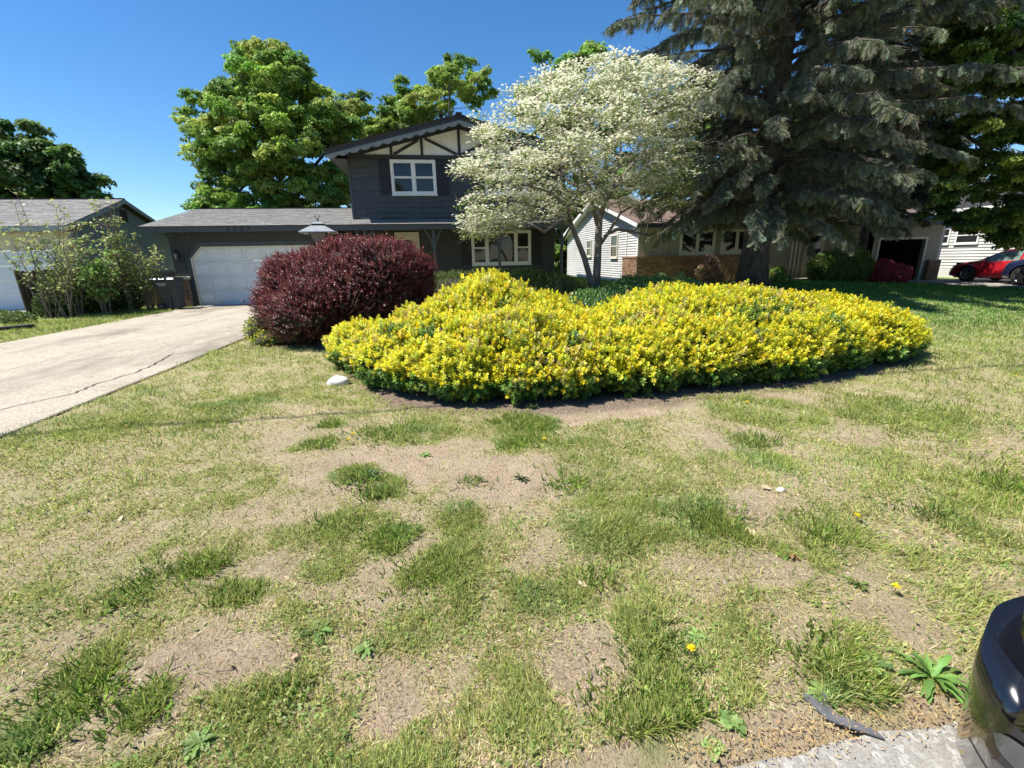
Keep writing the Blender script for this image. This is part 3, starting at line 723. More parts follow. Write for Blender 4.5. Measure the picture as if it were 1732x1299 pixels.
# garage side and back walls, ground-floor porch wall
MB().box(gx0, gx0+.15, 18.7505, 25.5, 0, 2.9).prism([(18.7505, 2.9), (25.5, 2.9), (21.9, 3.66)], gx0, gx0+.15, 'x').build('side_wall', 'house_paint', HW)
MB().box(gx1, gx1+.12, 18.7505, 20.2, 0, 2.9).build('side_wall', 'house_paint', HW)
pm = MB().box(gx1-.1, 5.04, 20.2, 20.35, 0, 2.95)
pm.build('porch_wall', 'house_paint', HW)
MB().box(4.89, 5.04, 20.3505, 27.4, 0, 2.95).build('side_wall', 'house_paint', HW)
m = MB(); x = -3.8
while x < 5.0:
    if not (-1.95 < x < -.85) and not (.85 < x < 4.45): MB().box(x-.094, min(x+.094, 5.035), 20.19, 20.1995, .12, 2.94).build('panel_siding', 'house_paint', HW)
    x += .2
MB().box(gx1+.13, 5.2, 18.2, 20.189, -.02, .12).build('porch_floor', 'concrete_step', HW)
MB().box(gx1, 5.0, 18.0, 20.19, 2.70, 2.73).build('porch_ceiling', 'trim_paint', HW)
# front door, cream, with six small panes
fd = MB().box(-1.88, -1.80, 20.13, 20.199, .12, 2.64).box(-.96, -.88, 20.13, 20.199, .12, 2.64).box(-1.80, -.96, 20.13, 20.199, 2.55, 2.64).build('door_frame', 'cream_paint', HW)
d = MB().box(-1.79, -.97, 20.155, 20.185, .13, 2.54)
for z0, z1 in ((.3, 1.0), (1.1, 1.6)):
    for x0, x1 in ((-1.68, -1.42), (-1.34, -1.08)): d.box(x0, x1, 20.145, 20.1545, z0, z1)
do = d.build('front_door', 'cream_paint', HW)
for i in range(3):
    for j in range(2):
        x = -1.62+i*.165; z = 1.98+j*.19
        MB().box(x, x+.145, 20.148, 20.1545, z, z+.165).build('pane', 'glass', do)
MB().tube([(-1.06, 20.15, 1.1), (-1.06, 20.09, 1.1)], .03, 10).build('door_handle', 'chrome', do)
# big porch window and its shutters
window_unit(HW, 1.33, 3.95, 1.24, 2.67, 20.2, [1, 2.2, 1], rail=[True, False, True])
shutter(HW, .88, 1.27, 1.24, 2.65, 20.188); shutter(HW, 4.01, 4.43, 1.24, 2.65, 20.188)
# porch posts with knee braces, beam and fascia
for x in (-2.75, -.24, 2.27, 4.78):
    po = MB().box(x-.05, x+.05, 17.95, 18.05, -.02, 2.60).build('porch_post', 'trim_paint', HW)
    for s in (-1, 1):
        m = MB(); pts = [(x+s*(.055+.27*(t/6)**1.7), 18.0, 1.98+.62*t/6) for t in range(7)]
        for a, b in zip(pts[:-1], pts[1:]): m.bar(a, b, .06, .07, up=(0, 1, 0))
        m.build('knee_brace', 'trim_paint', po)
MB().box(gx1-.1, 5.0, 17.95, 18.05, 2.601, 2.699).build('porch_beam', 'trim_paint', HW)
MB().box(-10.12, 4.85, EY-.03, EY, EV-.19, EV).build('fascia', 'trim_paint', HW)
MB().box(-10.1, gx1-.101, EY+.001, 18.599, EV-.17, EV-.15).build('soffit', 'trim_paint', HW)
# lower roof: garage and porch
rt_ = EV+RS_*(21.9-EY)
rb = MB().prism([(EY-.06, EV), (21.9, rt_), (26.2, EV+.1), (26.2, EV-.05), (21.9, rt_-.16), (EY-.06, EV-.01)], -10.15, -3.2, 'x')
rb.prism([(EY-.06, EV), (18.95, EV+RS_*1.12), (18.95, EV), (EY-.06, EV-.01)], -3.1995, 4.9, 'x')
rb.prism([(18.95, EV+RS_*1.12), (20.3, EV+.2), (20.3, EV+.1), (18.95, EV)], 4.9-.05, 4.9, 'x')
rb.build('lower_roof', 'shingle_dark', HW)
roof_courses('shingles', (-10.17, EY-.075, EV), (-3.22, EY-.075, EV-.0), (0, 21.9-EY+.075, rt_-EV+.012), 29, 'shingle', HW)
roof_courses('shingles', (-3.21, EY-.075, EV), (4.92, EY-.075, EV), (0, 1.05, RS_*1.05), 8, 'shingle', HW)
MB().bar((-10.17, 21.9, rt_+.02), (-3.3, 21.9, rt_+.02), .26, .03).build('ridge_cap', 'shingle_dark', HW)
MB().prism([(EY, EV-.17), (21.9, rt_-.19), (21.9, rt_-.01), (EY, EV-.01)], -10.11, -10.08, 'x').build('barge_board', 'trim_paint', HW)
# address numbers on the fascia
for k, ch in enumerate('5347'): text_part('house_number', ch, .20, 'number_black', HW, (-7.36+.225*k, EY-.036, EV-.165), (RAD(90), 0, 0), .01, sx=1.2)
# upper floor
ux0, ux1, uy = -3.24, 5.10, 18.92
MB().box(ux0, ux1, uy, uy+.15, 2.95, 5.30).prism([(ux0, 5.30), (ux1, 5.30), ((ux0+ux1)/2, 6.28)], uy+.0, uy+.15, 'y').build('upper_wall', 'house_paint', HW)
MB().box(ux0, ux0+.15, uy+.1505, 27.4, 2.9, 5.30).build('upper_side_wall', 'house_paint', HW)
MB().box(ux1-.15, ux1, uy+.1505, 27.4, 2.9, 5.30).build('upper_side_wall', 'house_paint', HW)
MB().box(ux0, ux1, 27.25, 27.4, 0, 5.30).build('back_wall', 'house_paint', HW)
# wavy-edged boards, each one by itself
zrow = 3.10; rows = [3.10, 3.31, 3.52, 3.72, 3.93, 4.14, 4.35, 4.55, 4.76, 4.97]
for ri, z in enumerate(rows):
    cuts = [ux0]+sorted(rnd.uniform(ux0+1, ux1-1) for _ in range(rnd.choice([1, 2])))+[ux1]
    ph = rnd.uniform(0, 50)
    for a, b in zip(cuts[:-1], cuts[1:]):
        if b-a < .5: continue
        n = max(6, int((b-a)/.16)); V = []; a_ = a+.004; b_ = b-.004
        for i in range(n+1):
            x = a_+(b_-a_)*i/n
            wv = .035*(vnoise(x, ri, 2.2, 91)-.5)*2+.02*(vnoise(x, ri, 6, 93)-.5)*2
            lo = z-.018+wv; th = .034+.01*vnoise(x, ri, 3, 95)
            V += [(x, uy-.0015, lo), (x, uy-th, lo+.002), (x, uy-th*.95, lo+.03), (x, uy-.006, z+.225)]
        F = [(4*i+k, 4*i+k+1, 4*i+k+5, 4*i+k+4) for i in range(n) for k in range(3)]+[(0, 3, 2, 1), (4*n, 4*n+1, 4*n+2, 4*n+3)]
        MB().add(V, F).build('plank', 'plank_paint', HW)
MB().box(ux0-.03, ux0+.06, uy-.05, uy-.0, 2.98, 5.2).build('corner_board', 'trim_paint', HW); MB().box(ux1-.06, ux1+.03, uy-.05, uy, 3.0, 5.2).build('corner_board', 'trim_paint', HW)
# second-floor windows
window_unit(HW, -1.70, -.005, 3.94, 5.17, uy-.035, [1, 1], fw=.085)
shutter(HW, -2.14, -1.74, 3.94, 5.16, uy-.045); shutter(HW, .04, .45, 3.94, 5.16, uy-.045)
window_unit(HW, 1.87, 3.56, 3.94, 5.17, uy-.035, [1, 1], fw=.085)
shutter(HW, 1.42, 1.83, 3.94, 5.16, uy-.045); shutter(HW, 3.60, 4.0, 3.94, 5.16, uy-.045)
# half-timbered gable
px_, pz = .93, 6.50; sl_ = .25
def rk(x): return pz-sl_*abs(x-px_)
zb = 5.29
gp = MB().prism([(ux0+.12, zb), (ux1-.12, zb), (ux1-.12, rk(ux1)-.19), (px_, rk(px_)-.20), (ux0+.12, rk(ux0)-.19)], uy-.03, uy-.001, 'y')
gp.build('gable_panel', 'gable_stucco', HW)
def timber(a, b, wd=.11): MB().bar((a[0], uy-.05, a[1]), (b[0], uy-.05, b[1]), wd, .038, up=(0, 1, 0)).build('timber', 'beam_paint', HW)
MB().box(ux0-.02, ux1+.02, uy-.075, uy-.0305, 5.20, 5.335).build('tie_beam', 'beam_paint', HW)
for x in (-1.62, -.48, .93, 2.34, 3.48):
    MB().box(x-.05, x+.05, uy-.072, uy-.0305, 5.336, rk(x)-.21).build('timber', 'beam_paint', HW)
for s in (-1, 1):
    k = px_
    def X(u): return k+s*u
    MB().bar((X(2.45), uy-.052, 5.36), (X(1.52), uy-.052, rk(X(1.52))-.27), .095, .036, up=(0, 1, 0)).build('timber', 'beam_paint', HW)
    MB().bar((X(.06), uy-.052, 5.36), (X(1.28), uy-.052, rk(X(1.28))-.27), .095, .036, up=(0, 1, 0)).build('timber', 'beam_paint', HW)
    MB().prism([(X(4.1), rk(X(4.1))-.25), (X(4.1), rk(X(4.1))-.165), (px_, pz-.165), (px_, pz-.25)], uy-.09, uy-.031, 'y').build('gable_frieze', 'beam_paint', HW)
    # roof slab, fascia, scalloped board
    ov = X(4.74); fy = 17.92
    MB().prism([(px_, pz-.02), (ov, rk(ov)-.02), (ov, rk(ov)-.16), (px_, pz-.16)], fy+.03, 28.0, 'y').build('upper_roof', 'trim_paint', HW)
    roof_courses('shingles', (ov+s*.03, fy-.03, rk(ov)-.02), (ov+s*.03, 28.03, rk(ov)-.02), (-s*4.77, 0, sl_*4.77), 30, 'shingle', HW)
    MB().prism([(px_, pz-.02), (ov+s*.03, rk(ov)-.03), (ov+s*.03, rk(ov)-.085), (px_, pz-.08)], fy-.03, fy-.001, 'y').build('roof_edge', 'shingle_dark', HW)
    MB().prism([(px_, pz-.082), (ov, rk(ov)-.087), (ov, rk(ov)-.20), (px_, pz-.20)], fy, fy+.029, 'y').build('barge_board', 'beam_paint', HW)
    m = MB(); n = 84; V = []
    for i in range(n+1):
        u = 4.74*i/n; x = X(u); t = (u/.39) % 1.0
        dip = .085+.085*abs(math.sin(math.pi*t))
        zt = rk(x)-.201
        V += [(x, fy+.004, zt), (x, fy+.004, zt-dip), (x, fy+.026, zt-dip), (x, fy+.026, zt)]
    F = [(4*i+k, 4*i+(k+1) % 4, 4*i+4+(k+1) % 4, 4*i+4+k) for i in range(n) for k in range(4)]
    m.add(V, F).build('scalloped_board', 'scallop_paint', HW)
    MB().box(min(X(4.18), ov), max(X(4.18), ov), uy-.4, 27.9, rk(ov)-.20, rk(ov)-.17).build('soffit', 'beam_paint', HW)
MB().bar((px_, 17.88, pz+.02), (px_, 28.0, pz+.02), .22, .05).build('ridge_cap', 'shingle_dark', HW)
MB().box(ux0-.5, ux0-.45, 18.6, 18.66, 3.1, 3.16).build('vent_pipe', 'trim_paint', HW) if False else None

# ------------------------------------------------------------------ the ranch house at the right
RH = empty('ranch_house', (0, 0, 0), 0, 'long single-storey ranch house with brown roof, white side siding and brick wainscot', 'house')
rx, rf, rbk, rg = 8.5, 19.1, 30.5, .22
ry, rz_ = 24.8, 4.46; rey = 18.55; rez = 2.78
def rtop(y): return rez+.02+(rz_-rez-.02)*(1-abs(y-ry)/(ry-rey))-.20
MB().box(rx, rx+.15, rf, rbk, rg-.2, 2.6).prism([(rf, 2.6), (rbk, 2.6), (ry, rz_-.25)], rx, rx+.15, 'x').build('side_wall', 'white_siding', RH)
siding(RH, rx, -1, rf+.09, rbk-.05, rg+.02, rtop, .112, 'white_siding')
MB().box(rx-.045, rx+.01, rf-.02, rf+.085, 1.5, 2.66).build('corner_board', 'white_vinyl', RH)
# side windows (wall faces -X)
def side_window(parent, X, y0, y1, z0, z1, mat='cream_paint', pane='glass', s=-1):
    f = MB(); d0, d1 = sorted((X+s*.055, X+s*.001))
    fw = .07
    f.box(d0, d1, y0, y1, z1-fw, z1).box(d0, d1, y0, y1, z0, z0+fw).box(d0, d1, y0, y0+fw, z0+fw, z1-fw).box(d0, d1, y1-fw, y1, z0+fw, z1-fw)
    zc = (z0+z1)/2; f.box(d0+.004, d1, y0+fw, y1-fw, zc-.025, zc+.025)
    f.box(min(d0, X+s*.08), d1, y0-.03, y1+.03, z0-.05, z0-.001)
    fo = f.build('window', mat, parent)
    p0, p1 = sorted((X+s*.026, X+s*.03))
    MB().box(p0, p1, y0+fw, y1-fw, z0+fw, zc-.025).build('pane', pane, fo); MB().box(p0, p1, y0+fw, y1-fw, zc+.025, z1-fw).build('pane', pane, fo)
side_window(RH, rx-.03, 21.35, 22.25, 1.42, 2.52); side_window(RH, rx-.03, 25.3, 26.1, 1.5, 2.42)
MB().box(rx-.07, rx-.038, 20.28, 20.34, 1.5, 2.62).build('downspout', 'white_vinyl', RH)
# front wall: tan boards over a brick wainscot
MB().box(rx+.1505, 20.2, rf, rf+.15, rg-.2, 2.75).build('front_wall', 'tan_board', RH)
m = MB(); x = rx+.02
while x < 14.6:
    if not (10.25 < x < 14.0): MB().box(x, x+.27, rf-.02, rf-.0005, 1.47, 2.62).build('board_siding', 'tan_board', RH)
    x += .285
MB().box(10.3, 13.9, rf-.02, rf-.0005, 2.56, 2.7).build('window_head', 'tan_board', RH)
window_unit(RH, 10.4, 12.05, 1.50, 2.54, rf-.005, [1, 1], frame='cream_paint', fw=.08, rail=[False, False])
window_unit(RH, 12.35, 13.9, 1.50, 2.54, rf-.005, [1, 1], frame='cream_paint', fw=.08, rail=[False, False])
MB().box(rx-.10, 14.6, rf-.18, rf-.0005, 0, 1.40).box(rx-.10, rx-.0205, rf+.0, rf+1.42, 0, 1.40).build('mortar', 'mortar', RH)
bm = MB()
for r in range(16):
    z = rg-.05+r*.078; o = (r % 2)*.11; x = rx-.12-o
    if z > 1.36: break
    while x < 14.6:
        a, b = max(x, rx-.12), min(x+.213, 14.6)
        if b-a > .04:
            c = rnd.uniform(.6, 1.35); bm.box(a, b, rf-.198+rnd.uniform(-.004, .004), rf-.17, z, z+.066, (c*rnd.uniform(.9, 1.15), c, c*rnd.uniform(.85, 1)))
        x += .225
    y = rf-.19+o
    while y < rf+1.42:
        c = rnd.uniform(.6, 1.3); bm.box(rx-.118+rnd.uniform(-.003, .003), rx-.09, y, min(y+.213, rf+1.44), z, z+.066, (c, c, c)); y += .225
bm.build('brickwork', 'brick_face', RH)['kind'] = 'stuff'
MB().box(rx-.14, 14.64, rf-.23, rf-.021, 1.401, 1.455).box(rx-.14, rx-.0215, rf-.021, rf+1.46, 1.401, 1.455).build('brick_ledge', 'brick_face', RH)
# recessed entry with door and step
MB().box(14.6, 16.4, rf-.01, rf-.0005, rg, 2.7).build('entry_wall', 'tan_board', RH)
ed = MB().box(16.55, 17.55, rf-.06, rf-.0005, rg+.15, 2.45).build('entry_door', 'pale_wall', RH)
MB().box(16.75, 17.35, rf-.075, rf-.061, 1.35, 2.2).build('pane', 'glass', ed)
for x in (15.85, 16.05, 16.25): MB().box(x, x+.1, rf-.09, rf-.0605, rg+.1, 2.6).build('entry_trim', 'pale_wall', RH)
MB().box(15.3, 18.4, 17.9, rf-.09, 0, rg+.14).box(15.1, 18.6, 17.5, 17.899, 0, rg+.02).build('entry_step', 'concrete_step', RH)
# open garage at the far end
gz0 = .08
MB().box(19.6, 20.55, rf-.0, rf+.15, 0, 2.75).box(23.05, 23.9, rf-.0, rf+.15, 0, 2.75).box(20.55, 23.05, rf, rf+.15, 1.98, 2.75).build('garage_wall', 'tan_board', RH)
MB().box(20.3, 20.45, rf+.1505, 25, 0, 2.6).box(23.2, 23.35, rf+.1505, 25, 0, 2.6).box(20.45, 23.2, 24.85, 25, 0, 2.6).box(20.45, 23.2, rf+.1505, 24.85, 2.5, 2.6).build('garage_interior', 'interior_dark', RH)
MB().box(20.45, 20.55, rf-.03, rf-.0005, 0, 2.08).box(23.05, 23.15, rf-.03, rf-.0005, 0, 2.08).box(20.55, 23.05, rf-.03, rf-.0005, 1.98, 2.08).build('door_frame', 'cream_paint', RH)
MB().box(23.3, 23.95, rf-.2, rf-.031, 0, 1.0).build('brick_pier', 'brick_face', RH)
MB().box(20.55, 23.05, rf-.0, 24.8, 0, .07).build('garage_floor', 'concrete_step', RH)
MB().box(23.9, 24.05, rf, rbk, 0, 2.6).build('end_wall', 'white_siding', RH)
# roof
rp = [(rey, rez), (ry, rz_), (ry*2-rey, rez), (ry*2-rey, rez-.06), (ry, rz_-.14), (rey, rez-.06)]
MB().prism(rp, rx-.32, 24.3, 'x').build('roof', 'shingle_brown', RH)
roof_courses('shingles', (rx-.34, rey-.03, rez+.004), (24.32, rey-.03, rez+.004), (0, ry-rey+.03, rz_-rez+.0), 44, 'shingle_brown', RH, seg=.5)
MB().box(rx-.3, 24.28, rey-.02, rey-.001, rez-.17, rez-.0).build('fascia', 'trim_paint', RH)
MB().box(rx-.3, 24.2, rey, rf, rez-.17, rez-.15).build('soffit', 'tan_board', RH)
for s in (-1, 1):
    e = rey if s < 0 else ry*2-rey
    MB().prism([(e, rez-.16), (e, rez-.005), (ry, rz_-.005), (ry, rz_-.18)], rx-.345, rx-.321, 'x').build('barge_board', 'white_vinyl', RH)
    MB().prism([(e, rez-.19), (e, rez-.17), (ry, rz_-.19), (ry, rz_-.21)], rx-.32, rx-.01, 'x').build('rake_soffit', 'white_vinyl', RH)

# ------------------------------------------------------------------ the white house at the far right
WH = empty('white_house', (0, 0, 0), 0, 'white clapboard house with small paired windows behind the red car', 'house')
wx = 27.5
MB().box(wx, wx+.2, 5, 24.2, 0, 3.6).box(wx+.2, 36, 24.0, 24.2, 0, 3.6).build('wall', 'white_siding', WH)
siding(WH, wx, -1, 5, 24.2, .5, lambda y: 3.55, .15, 'white_siding')
MB().box(wx-.05, wx-.0205, 5, 24.25, 0, .48).build('foundation', 'white_siding', WH)
side_window(WH, wx-.03, 21.5, 22.6, 1.75, 2.6, 'white_vinyl'); side_window(WH, wx-.03, 20.1, 21.2, 1.75, 2.6, 'white_vinyl')
MB().prism([(wx-.5, 3.5), (31.5, 4.9), (36.5, 3.5), (36.5, 3.35), (31.5, 4.75), (wx-.5, 3.35)], 4.6, 24.7, 'y').build('roof', 'shingle_dark', WH)
MB().box(wx-.53, wx-.501, 4.6, 24.7, 3.33, 3.52).build('fascia', 'white_vinyl', WH)

# ------------------------------------------------------------------ the neighbour at the left
NH = empty('left_neighbour_house', (0, 0, 0), 0, 'low house at the far left with grey gable siding and pale garage front', 'house')
NH.name = 'grey_gabled_house'
nx, nf, nb = -13.4, 19.4, 25.6; ny_, nz_ = 22.4, 4.24; ney, nez = 18.85, 2.93
def ntop(y): return nez+(nz_-nez)*(1-abs(y-ny_)/(ny_-ney))-.16
MB().box(nx-.15, nx, nf, nb, 0, 2.8).prism([(nf, 2.8), (nb, 2.8), (ny_, nz_-.2)], nx-.15, nx, 'x').build('gable_wall', 'grey_siding', NH)
siding(NH, nx, 1, nf+.08, nb-.06, .3, ntop, .112, 'grey_siding')
MB().box(nx+.0, nx+.045, nf-.03, nf+.08, 0, 2.85).build('corner_board', 'grey_trim', NH)
MB().box(nx+.037, nx+.06, ny_-.02, ny_+.38, 3.35, 3.82).build('gable_vent', 'beam_paint', NH)
MB().box(-24, nx-.1505, nf, nf+.15, 2.15, 2.9).box(nx-.75, nx-.1505, nf, nf+.15, 0, 2.15).box(-24, nx-5.6, nf, nf+.15, 0, 2.15).build('front_wall', 'pale_wall', NH)
nd_ = MB()
for r in range(4): nd_.box(nx-5.6, nx-.75, nf+.04, nf+.09, .02+r*.53, .02+r*.53+.52)
nd_.build('garage_door', 'door_white', NH)
rp = [(ney, nez), (ny_, nz_), (ny_*2-ney, nez), (ny_*2-ney, nez-.05), (ny_, nz_-.12), (ney, nez-.05)]
MB().prism(rp, -24.5, nx+.30, 'x').build('roof', 'shingle_dark', NH)
roof_courses('shingles', (-24.5, ney-.03, nez+.004), (nx+.32, ney-.03, nez+.004), (0, ny_-ney+.03, nz_-nez), 26, 'shingle', NH, seg=.4)
MB().box(-24.5, nx+.3, ney-.02, ney-.001, nez-.15, nez).build('fascia', 'grey_trim', NH)
MB().box(-24.4, nx+.1, ney, nf, nez-.17, nez-.151).build('soffit', 'grey_trim', NH)
for s in (-1, 1):
    e = ney if s < 0 else ny_*2-ney
    MB().prism([(e, nez-.15), (e, nez-.005), (ny_, nz_-.005), (ny_, nz_-.17)], nx+.301, nx+.325, 'x').build('barge_board', 'grey_trim', NH)
MB().bar((-24.5, ny_, nz_+.02), (nx+.3, ny_, nz_+.02), .2, .03).build('ridge_cap', 'shingle_dark', NH)
MB().box(-22, nx-.5, 16.0, nf, 0.0, .03).build('apron', 'street_concrete', NH)
SPRIG = sprig_sources('euonymus_sprig', 14, .036, .52, .055, .02, 'shrub_leaf')
BSPRIG = sprig_sources('barberry_sprig', 15, .030, .60, .12, .02, 'shrub_leaf')
# ------------------------------------------------------------------ shrubs: lumpy crowns of many small leaves over a tangle of stems
def lump_points(lumps, n, shell=.22, zmin=.03, jit=.0):
    """points and outward normals spread over the joined surface of ellipsoids (x, y, z, rx, ry, rz)"""
    E_ = np.array(lumps, float); a = E_[:, 3]*E_[:, 4]+E_[:, 4]*E_[:, 5]+E_[:, 3]*E_[:, 5]
    i = RS.choice(len(E_), n*3, p=a/a.sum()); d = rdir(n*3); e = E_[i]
    dep = 1-shell*RS.rand(n*3)**1.6+.05*RS.normal(size=n*3)
    p = e[:, :3]+d*e[:, 3:]*dep[:, None]
    nrm = unit(d/e[:, 3:]); inside = np.zeros(len(p), bool)
    for k, q in enumerate(E_):
        r = (((p-q[:3])/q[3:])**2).sum(1); inside |= (r < .62) & (i != k)
    k = (~inside) & (p[:, 2] > zmin); p, nrm, dep = p[k][:n], nrm[k][:n], dep[k][:n]
    return p, nrm, dep
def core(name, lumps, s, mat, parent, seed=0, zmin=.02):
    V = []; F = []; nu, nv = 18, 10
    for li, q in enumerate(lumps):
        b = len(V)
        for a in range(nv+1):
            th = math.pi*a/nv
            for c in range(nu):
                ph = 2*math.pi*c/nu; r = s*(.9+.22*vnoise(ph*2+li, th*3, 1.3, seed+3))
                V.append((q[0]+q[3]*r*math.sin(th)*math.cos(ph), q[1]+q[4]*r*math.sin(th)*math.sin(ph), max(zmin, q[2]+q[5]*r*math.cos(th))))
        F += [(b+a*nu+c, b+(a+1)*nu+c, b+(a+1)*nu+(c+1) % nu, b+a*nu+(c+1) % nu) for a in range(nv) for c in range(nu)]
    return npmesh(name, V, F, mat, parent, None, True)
def stems(name, base, tips, r0, mat, parent, wig=.15):
    m = MB()
    for t in tips:
        t = Vector(t); b = Vector(base)+Vector((rnd.uniform(-.1, .1), rnd.uniform(-.1, .1), 0)); pts = []
        for k in range(5):
            u = k/4; p = b.lerp(t, u); p += Vector((rnd.uniform(-1, 1), rnd.uniform(-1, 1), rnd.uniform(-.5, .5)))*wig*(u*(1-u)*4)*(t-b).length*.3; pts.append(p)
        m.tube(pts, [r0*(1-.18*k) for k in range(5)], 4, False)
    return m.build(name, mat, parent)

def euonymus(name, lumps, n, label, greens, group=None):
    root = empty(name, (0, 0, 0), 0, label, 'shrub', group)
    P, N, dep = lump_points(lumps, n, .30, .05)
    hol = fbm(P[:, 0]+.6*P[:, 2], P[:, 1]+.8*P[:, 2], 3.4, 57, 3)-.5; P = P+N*(hol*.30)[:, None]*np.array([1, 1, .8]); dep = dep+hol*.22
    m = len(P); tz = np.array([0, 0, 1.0]); tip = unit(N*.8+tz*.75+.38*rdir(m))
    clump = fbm(P[:, 0]+P[:, 2], P[:, 1]*1.3+P[:, 2]*.7, 3.2, 7)
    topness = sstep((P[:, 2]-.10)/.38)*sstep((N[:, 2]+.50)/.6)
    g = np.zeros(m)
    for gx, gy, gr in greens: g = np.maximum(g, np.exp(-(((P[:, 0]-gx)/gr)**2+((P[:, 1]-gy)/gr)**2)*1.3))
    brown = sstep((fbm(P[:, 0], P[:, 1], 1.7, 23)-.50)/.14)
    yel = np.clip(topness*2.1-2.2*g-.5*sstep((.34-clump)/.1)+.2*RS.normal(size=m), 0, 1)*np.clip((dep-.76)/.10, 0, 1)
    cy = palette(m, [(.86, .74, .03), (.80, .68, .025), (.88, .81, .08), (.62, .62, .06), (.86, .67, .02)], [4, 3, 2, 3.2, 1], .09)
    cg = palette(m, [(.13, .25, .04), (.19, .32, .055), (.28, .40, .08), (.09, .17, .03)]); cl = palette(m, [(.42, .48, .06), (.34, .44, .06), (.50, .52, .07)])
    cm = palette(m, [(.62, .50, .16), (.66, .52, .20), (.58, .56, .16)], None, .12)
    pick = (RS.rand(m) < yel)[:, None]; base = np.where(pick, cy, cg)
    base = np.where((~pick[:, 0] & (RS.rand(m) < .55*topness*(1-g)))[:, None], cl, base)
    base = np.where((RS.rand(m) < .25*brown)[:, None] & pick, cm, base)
    X_ = unit(np.cross(tip, rdir(m)))
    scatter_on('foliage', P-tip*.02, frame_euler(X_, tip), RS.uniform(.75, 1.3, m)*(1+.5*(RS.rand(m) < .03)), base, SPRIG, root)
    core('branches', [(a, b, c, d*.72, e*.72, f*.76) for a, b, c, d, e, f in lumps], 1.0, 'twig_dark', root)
    return root
def LU(x, y, rx, ry, top, base=.44):
    zc = top*base; return (x, y, zc, rx, ry, top-zc)
left = [LU(-1.45, 7.35, .45, .5, .52), LU(-1.15, 6.85, .55, .55, .60), LU(-.78, 6.25, .55, .55, .66), LU(-.40, 5.75, .68, .7, .74), LU(-.18, 5.15, .48, .45, .58), LU(.05, 6.25, .85, .9, .98), LU(.66, 6.45, .85, 1.05, 1.26), LU(1.15, 6.2, .85, 1.1, 1.02),
        LU(.75, 5.35, .95, .8, .92), LU(.25, 4.95, .65, .55, .66), LU(1.0, 4.75, .7, .5, .62), LU(1.65, 5.9, .75, 1.0, .80), LU(1.55, 5.05, .75, .75, .70), LU(.1, 5.6, .7, .7, .86)]
right = [LU(2.05, 6.0, .7, .9, .74), LU(2.2, 5.0, .7, .7, .66), LU(2.35, 5.7, .75, .9, .78), LU(2.9, 6.0, .8, 1.25, .93), LU(2.9, 5.0, .7, .65, .72), LU(3.5, 6.2, .9, 1.3, 1.02), LU(3.6, 5.1, .75, .65, .76), LU(4.25, 6.2, .95, 1.25, .99),
         LU(4.3, 5.2, .8, .65, .78), LU(5.0, 6.1, .9, 1.15, .92), LU(5.0, 5.35, .8, .65, .76), LU(5.65, 6.0, .85, 1.0, .83), LU(5.75, 5.45, .75, .6, .72), LU(6.2, 5.9, .65, .75, .70), LU(6.55, 5.75, .48, .55, .58)]
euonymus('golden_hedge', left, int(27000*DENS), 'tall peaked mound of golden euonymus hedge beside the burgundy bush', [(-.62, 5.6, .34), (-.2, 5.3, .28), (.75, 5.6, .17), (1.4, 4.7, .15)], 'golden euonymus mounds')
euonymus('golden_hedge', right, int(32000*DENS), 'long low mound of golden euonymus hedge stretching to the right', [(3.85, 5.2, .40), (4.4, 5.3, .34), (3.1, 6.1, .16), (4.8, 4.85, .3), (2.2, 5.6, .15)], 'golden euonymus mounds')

def leafy_bush(name, lumps, n, cols, label, cat='shrub', L=(.03, .05), asp=.6, mat='leaf', corecol='twig_dark', up=.4, wts=None, shell=.3, zmin=.06, coresc=.74, under=None, group=None, sprig=None):
    root = empty(name, (0, 0, 0), 0, label, cat, group)
    P, N, dep = lump_points(lumps, n, shell, zmin); m = len(P)
    D = unit(N*.6+np.array([0, 0, up])+.75*rdir(m)); Nn = unit(N+.6*rdir(m))
    c = palette(m, cols, wts)
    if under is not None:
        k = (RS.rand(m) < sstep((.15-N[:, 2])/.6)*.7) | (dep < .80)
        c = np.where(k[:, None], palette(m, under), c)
    Ls = RS.uniform(L[0], L[1], m)
    if sprig: P = P+N*((fbm(P[:, 0]+P[:, 2], P[:, 1]+.7*P[:, 2], 2.6, 59, 3)-.5)*.34)[:, None]
    if sprig: tip = unit(N+.45*rdir(m)+np.array([0, 0, .45])); scatter_on('foliage', P-tip*.04, frame_euler(unit(np.cross(tip, rdir(m))), tip), RS.uniform(.7, 1.35, m)*(1+.5*(RS.rand(m) < .02)), c, sprig, root)
    else: leafobj('foliage', P, D, Nn, Ls, Ls*asp, c, mat, root, .1)
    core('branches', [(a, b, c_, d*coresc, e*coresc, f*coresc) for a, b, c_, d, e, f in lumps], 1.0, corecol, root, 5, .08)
    return root
